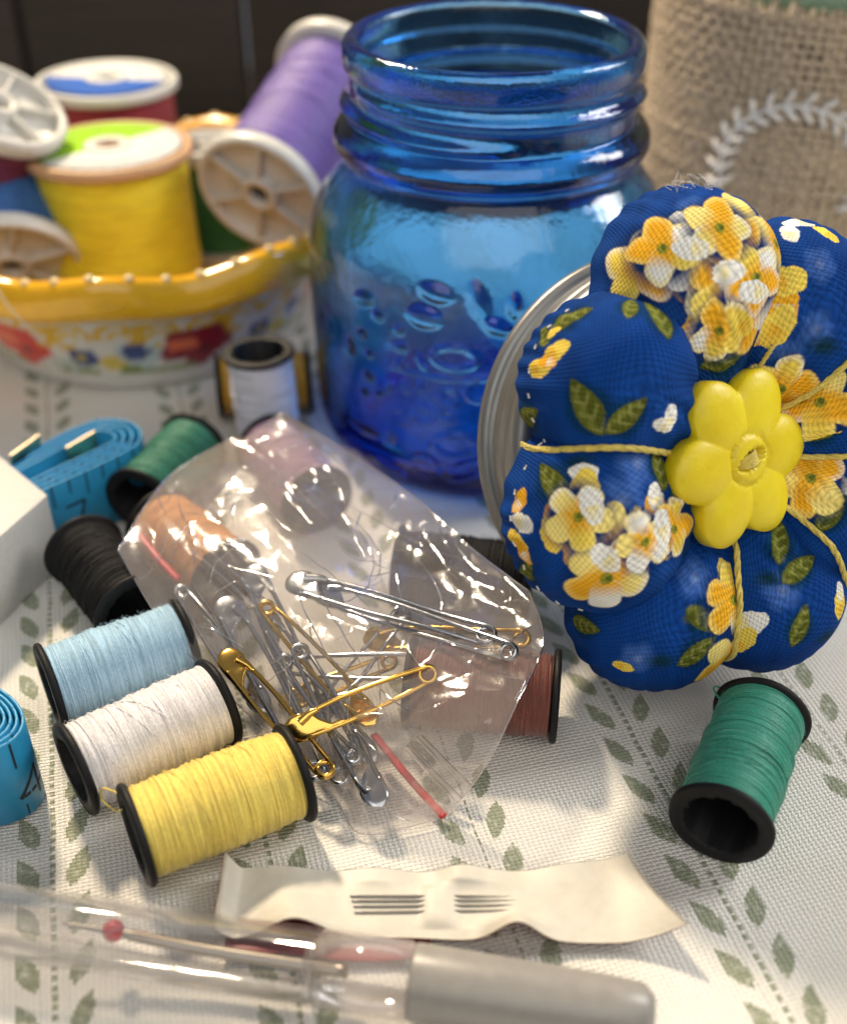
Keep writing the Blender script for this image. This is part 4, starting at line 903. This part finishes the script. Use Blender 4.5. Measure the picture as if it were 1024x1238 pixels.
# ------------------------------------------------------------------ safety pins
SILV = Mat("nickel_wire", (.47, .49, .52), .2, Metallic=1.0); GOLD = Mat("brass_wire", (.80, .50, .12), .16, Metallic=1.0)
for q in (SILV, GOLD): q.bump(q.noise(6, 3), .01, .4)
def pin_meshes(L, k):
    """flat pin in x (length) y (width): coil at x = 0, clasp tip at x = L; k scales the width"""
    w = .17 * k; rw = .043 * (.7 + .3 * k); cr = .125 * k
    ang = np.linspace(R_(75), R_(285 + 360), 40)
    coil = [(cr * math.cos(a), cr * math.sin(a), .055 * (i / 39 - .5) * 2) for i, a in enumerate(ang)]
    up = smooth_path([(L - .3, w * 1.0, .03), (L * .6, w * 1.15, .045), (L * .25, w * .95, .05), coil[0]][::1], 8)
    lo = smooth_path([coil[-1], (L * .25, -w * .95, -.05), (L * .6, -w * 1.15, -.02), (L - .25, -w * .9, 0)], 8)
    path = np.vstack([up[:-1], np.array(coil), lo[1:]])
    # flip the coil so the wires leave it towards +x
    path[len(up) - 1:len(up) - 1 + 40, 0] *= 1
    v, f = tube(path, rw, 7); wire = mesh("wire", v, fix(f))
    # clasp: pressed sheet cap, rounded at the tip, two tapered lips round the wires with a dent between
    xs = np.array([-.82, -.62, -.5, -.36, -.2, -.06, .04, .1, .12]); wy = np.array([.05, .06, .11, .20, .23, .215, .165, .09, .01]) * k; hz = np.array([.042, .046, .05, .056, .06, .056, .045, .03, .01]) * (.8 + .2 * k)
    cy = np.array([w, w, w * .62, w * .2, 0, 0, 0, 0, 0]) 
    xs2 = np.linspace(xs[0], xs[-1], 26); wy = np.interp(xs2, xs, wy); hz = np.interp(xs2, xs, hz); cy = np.interp(xs2, xs, cy)
    a = np.linspace(0, 2 * math.pi, 20, endpoint=False); ca = np.sign(np.cos(a)) * np.abs(np.cos(a)) ** .8; sa = np.sign(np.sin(a)) * np.abs(np.sin(a)) ** .8
    P = np.stack([np.broadcast_to((L + xs2 * (.85 + .25 * k))[:, None], (26, 20)), cy[:, None] + wy[:, None] * ca, hz[:, None] * sa], -1)
    dent = np.exp(-(((P[..., 0] - (L - .3 * k)) / .13) ** 2 + ((P[..., 1] + w * .35) / (.08 * k)) ** 2)); P[..., 2] *= 1 - .75 * dent
    v1, f1 = grid(P, False, True)
    # second lip folded over the point side
    lip = smooth_path([(L - .52 * k, -w * .95, .0), (L - .38 * k, -w * .9, .01), (L - .2, -w * .5, .01)], 5)
    v2, f2 = tube(lip, np.linspace(.045, .085, len(lip)) * k, 8)
    v, f = join([(v1, f1.tolist()), (v2, f2)]); clasp = mesh("clasp", v, f)
    return wire, clasp
PINS = []
#PIN_DATA
PINS = [
  ((-0.64, 15.67, 1.10), (-2.52, 15.04, 0.67), "g", 1.00, 5, "gold safety pin at the bottom of the pile, mostly covered by others"),
  ((1.76, 15.51, 1.82), (-1.01, 16.20, 1.19), "g", 1.10, -8, "gold safety pin at the right end of the bag, its clasp behind a silver one"),
  ((-2.59, 15.66, 0.99), (0.65, 15.15, 1.46), "s", 1.15, 6, "silver safety pin lying crosswise with its clasp pointing right"),
  ((-0.41, 16.53, 1.52), (-1.89, 14.65, 0.69), "s", 1.00, 10, "silver safety pin with its coil uppermost, leaning towards the right"),
  ((-4.66, 17.15, 1.53), (-2.89, 14.81, 0.80), "s", 0.95, 0, "silver safety pin alone at the left end of the bag"),
  ((-1.43, 13.48, 0.48), (-3.34, 17.60, 1.70), "s", 1.20, -5, "silver safety pin with the topmost small clasp of the pile"),
  ((-1.88, 13.54, 0.54), (-3.78, 16.83, 1.55), "s", 1.25, 5, "silver safety pin whose clasp lies left of the upper gold coil"),
  ((1.49, 14.99, 1.98), (-2.01, 17.04, 1.66), "s", 1.10, -12, "large silver safety pin underneath the other large one"),
  ((1.12, 15.44, 1.96), (-2.51, 17.22, 1.76), "s", 1.30, 8, "large silver safety pin with the broad dull clasp at the top of the pile"),
  ((-2.52, 15.46, 1.30), (-0.91, 13.68, 0.74), "s", 0.90, 4, "small silver safety pin inside the pile, coil near the gold pin with the top coil"),
  ((-1.20, 13.65, 0.77), (-2.93, 16.34, 1.62), "s", 0.90, -6, "small silver safety pin lying along the longest silver ones in the pile"),
  ((-2.24, 15.56, 1.45), (-0.75, 12.81, 0.63), "s", 1.05, 0, "silver safety pin with its shiny clasp at the bottom of the bag"),
  ((-2.92, 16.42, 1.76), (-0.93, 14.25, 1.06), "g", 1.00, 0, "gold safety pin with its coil at the top of the pile"),
  ((-1.67, 13.32, 0.83), (-3.56, 15.41, 1.50), "g", 1.10, 5, "gold safety pin at the left with its clasp beside the white spool"),
  ((0.07, 14.70, 1.72), (-2.29, 13.97, 1.04), "g", 1.10, -25, "gold safety pin on top of the pile with its clasp by the pale yellow spool"),
]
#END_PIN_DATA
for (c, k_, metal, kk, roll, label) in PINS:
    c = np.array(c); k_ = np.array(k_); d = k_ - c; L = np.linalg.norm(d); x = d / L
    up = np.array((0, -.42, .9)); y = np.cross(up, x); y /= np.linalg.norm(y); z = np.cross(x, y)
    y, z = y * math.cos(R_(roll)) + z * math.sin(R_(roll)), z * math.cos(R_(roll)) - y * math.sin(R_(roll))
    t = thing("safety_pin", label, "safety pin", tuple(c), "safety pins in the clear bag", Matrix(np.stack([x, y, z], 1).tolist()).to_euler())
    wi, cl = pin_meshes(L, kk); mt = GOLD if metal == 'g' else SILV
    obj("wire", wi, mt, t); obj("clasp", cl, mt, t)

# ------------------------------------------------------------------ needle paper and needles
def packet():
    n, m = 140, 50; s = np.linspace(0, 1, n)[:, None]; t = np.linspace(0, 1, m)[None]
    X0 = -3.18 + (3.36 + 3.18) * s + (t ** 1.5) * s * .62 + 0 * t
    yb = 11.85 + .28 * np.clip((s - .75) / .25, 0, 1) ** 1.5 - .15 * s * (1 - s) * 2; yf = 10.5 + .05 * np.sin(s * 6)
    Y0 = yb + (yf - yb) * t
    xs = X0
    front = .16 + .50 * np.exp(-((xs + 1.95) / .55) ** 2) + .52 * np.exp(-((xs - 1.42) / .42) ** 2) + .45 * np.clip((s - .85) / .15, 0, 1) ** 2 + .28 * np.clip((.04 - s) / .04, 0, 1) ** 1.2
    back = .12 + .10 * np.sin(xs * 2.1) ** 2 + .38 * np.clip((.035 - s) / .035, 0, 1) ** 1.3 + .1 * np.exp(-((xs - .55) / .35) ** 2)
    Z0 = back + (front - back) * t ** 1.35
    stitch = .085 * np.exp(-(((xs - .25) / .27) ** 4)) * np.exp(-((Y0 - 11.1) / .42) ** 4)
    Z0 = Z0 + .008 * np.sin(xs * 3.1 + Y0 * 2)
    flat_ = np.exp(-((xs - .22) / 1.9) ** 4) * np.clip(1 - np.abs((Y0 - 11.1) / .42) ** 4, 0, 1)
    Z0 = Z0 * (1 - flat_) + flat_ * (.17 + .075 * np.exp(-(((xs - .25) / .25) ** 4)))
    return np.stack([np.broadcast_to(xs, Z0.shape), Y0, Z0], -1)
PK = packet()
pk = thing("needle_paper", "cream curled paper strip holding a row of sewing needles, at the front", "needle packet", (0.2, 11.2, .02)); pl_ = np.array(pk.location)
CREAM = plain("cream_paper", (.55, .515, .44), .5, .004, 4); MAROON = plain("maroon_paper_back", (.20, .02, .03), .5)
nrm = np.cross(np.gradient(PK, axis=0), np.gradient(PK, axis=1)); nrm /= np.linalg.norm(nrm, axis=2)[..., None]; nrm *= np.sign(nrm[..., 2:3])
def sheet(P, th):
    a, fa = grid(P); b, fb_ = grid(P - nrm * th); n, m = P.shape[:2]; k = n * m; ed = []
    idx = np.arange(k).reshape(n, m); loop = list(idx[:, 0]) + list(idx[-1, 1:]) + list(idx[-2::-1, -1]) + list(idx[0, -2:0:-1])
    for i in range(len(loop)): a_, b_ = loop[i], loop[(i + 1) % len(loop)]; ed.append((a_, b_, b_ + k, a_ + k))
    return np.vstack([a, b]), np.vstack([fa, fb_[:, ::-1] + k, np.array(ed)])
v, f = sheet(PK, .018); obj("paper", mesh("paper", v - pl_, f), CREAM, pk)
v, f = sheet(PK - nrm * .021, .012); obj("paper_back", mesh("paper_back", v - pl_, f), MAROON, pk)
lf = np.stack(np.meshgrid(np.linspace(-3.05, .1, 40), np.linspace(11.2, 10.22, 12), indexing='ij') + [np.zeros((40, 12))], -1)
lf[..., 2] = .10 + .03 * np.sin(lf[..., 0] * 2.3) + .05 * np.clip((10.6 - lf[..., 1]) / .4, 0, 1) ** 2; lf[..., 1] += .06 * np.sin(lf[..., 0] * 1.7) * (lf[..., 1] < 10.4)
nrm = np.zeros_like(lf) + np.array((0, 0, 1.)); v, f = sheet(lf, .015); obj("paper_fold", mesh("paper_fold", v - pl_, f), MAROON, pk)
NEE = Mat("needle_steel", (.34, .31, .27), .3, Metallic=1.0)
def zat(x, y):
    i = np.argmin((PK[:, 25, 0] - x) ** 2); j = np.argmin((PK[i, :, 1] - y) ** 2); return PK[i, j, 2]
for k, (x0, x1, yy) in enumerate([(-1.16, 1.38, 11.26), (-1.13, 1.50, 11.17), (-1.10, 1.60, 11.07), (-1.08, 1.50, 10.96)]):
    za = zb = .194; z_ = min(za, zb); ln = x1 - x0
    pts = np.array([(x0 + ln * q, yy + .015 * k * q, za + (zb - za) * q + (.015 if k == 3 else .0) * 0) for q in np.linspace(0, 1, 12)])
    o = obj("sewing_needle", tube_mesh("sewing_needle", pts - pts[0], np.array([.022, .026, .026, .025, .025, .025, .025, .024, .022, .017, .010, .003]) * .62, 8), NEE); o.location = pts[0]
    tag(o, ["steel needle stuck through the cream paper, farthest back of the row", "steel needle stuck through the cream paper, second from the back of the row", "steel needle stuck through the cream paper, third from the back of the row", "steel needle stuck through the cream paper, nearest of the row to us"][k], "needle", "needles in the cream paper")

# ------------------------------------------------------------------ seam ripper in the foreground
pa, pb = np.array((-9.4, 11.04, .58)), np.array((3.30, 8.99, .56)); e, L = axis_frame(pa, pb)
sr = thing("seam_ripper", "seam ripper under a clear plastic cap with grey handle, nearest the camera", "seam ripper", tuple(pa), rot=e)
PENM = FILM.copy(); PENM.name = "clear_cap"
for q in PENM.node_tree.nodes:
    if q.type == 'MATH': q.inputs[1].default_value = .5
    if q.type == 'MIX_SHADER' and not q.inputs[0].is_linked and q.inputs[0].default_value < .4: q.inputs[0].default_value = .012
    if q.type == 'BSDF_GLOSSY': q.inputs['Roughness'].default_value = .06
    if q.type == 'BUMP': q.inputs['Strength'].default_value = .1
class PEN: m = PENM
FRM = PENM.copy(); FRM.name = "clear_collar"
for q in FRM.node_tree.nodes:
    if q.type == 'MIX_SHADER' and not q.inputs[0].is_linked and q.inputs[0].default_value < .4: q.inputs[0].default_value = .22
class FROST: m = FRM
GREY = plain("pearl_grey_plastic", (.27, .255, .235), .35, .003, 5)
R0 = .54
cap = [(R0, 0), (R0, 7.9), (R0 - .02, 7.94), (R0 - .05, 7.94), (R0 - .06, 7.9), (R0 - .06, .12), (.02, .1), (.02, .0), (R0 - .04, -.04)]
obj("clear_cap", mesh("clear_cap", *grid(lathe(cap, 48), True, True)), PEN, sr)
obj("collar", mesh("collar", *grid(lathe([(.01, 7.8), (R0 - .1, 7.8), (R0 - .09, 7.96), (R0 + .01, 7.98), (R0 + .01, 9.3), (R0 - .02, 9.33), (.01, 9.33)], 48), True, False)), FROST, sr)
obj("handle", mesh("handle", *grid(lathe([(.01, 9.34), (R0 - .02, 9.34), (R0, 9.4), (R0 - .02, 10.8), (R0 - .06, 12.2), (R0 - .1, 12.65), (R0 - .25, 12.8), (.01, 12.83)], 48), True, False)), GREY, sr)
sh = smooth_path([(0, 0, 8.4), (0, .02, 6.4), (0, .10, 5.3), (-.01, .16, 4.85), (-.05, .24, 4.1)], 8)
obj("shaft", tube_mesh("shaft", sh, np.interp(np.arange(len(sh)), [0, len(sh) * .55, len(sh)], [.10, .085, .012]), 10), NEE, sr)
sh2 = smooth_path([(0, .08, 5.6), (.0, .13, 5.35), (.0, .16, 4.9)], 6)
obj("short_prong", tube_mesh("short_prong", sh2, .03, 8), NEE, sr)
bm = bmesh.new(); bmesh.ops.create_uvsphere(bm, u_segments=20, v_segments=12, radius=.165); me = bpy.data.meshes.new("red_ball"); bm.to_mesh(me); bm.free(); me.polygons.foreach_set('use_smooth', [True] * len(me.polygons))
REDB = plain("red_plastic_ball", (.55, .012, .02), .25)
o = obj("red_ball", me, REDB, sr); o.location = (.0, .16, 4.85)
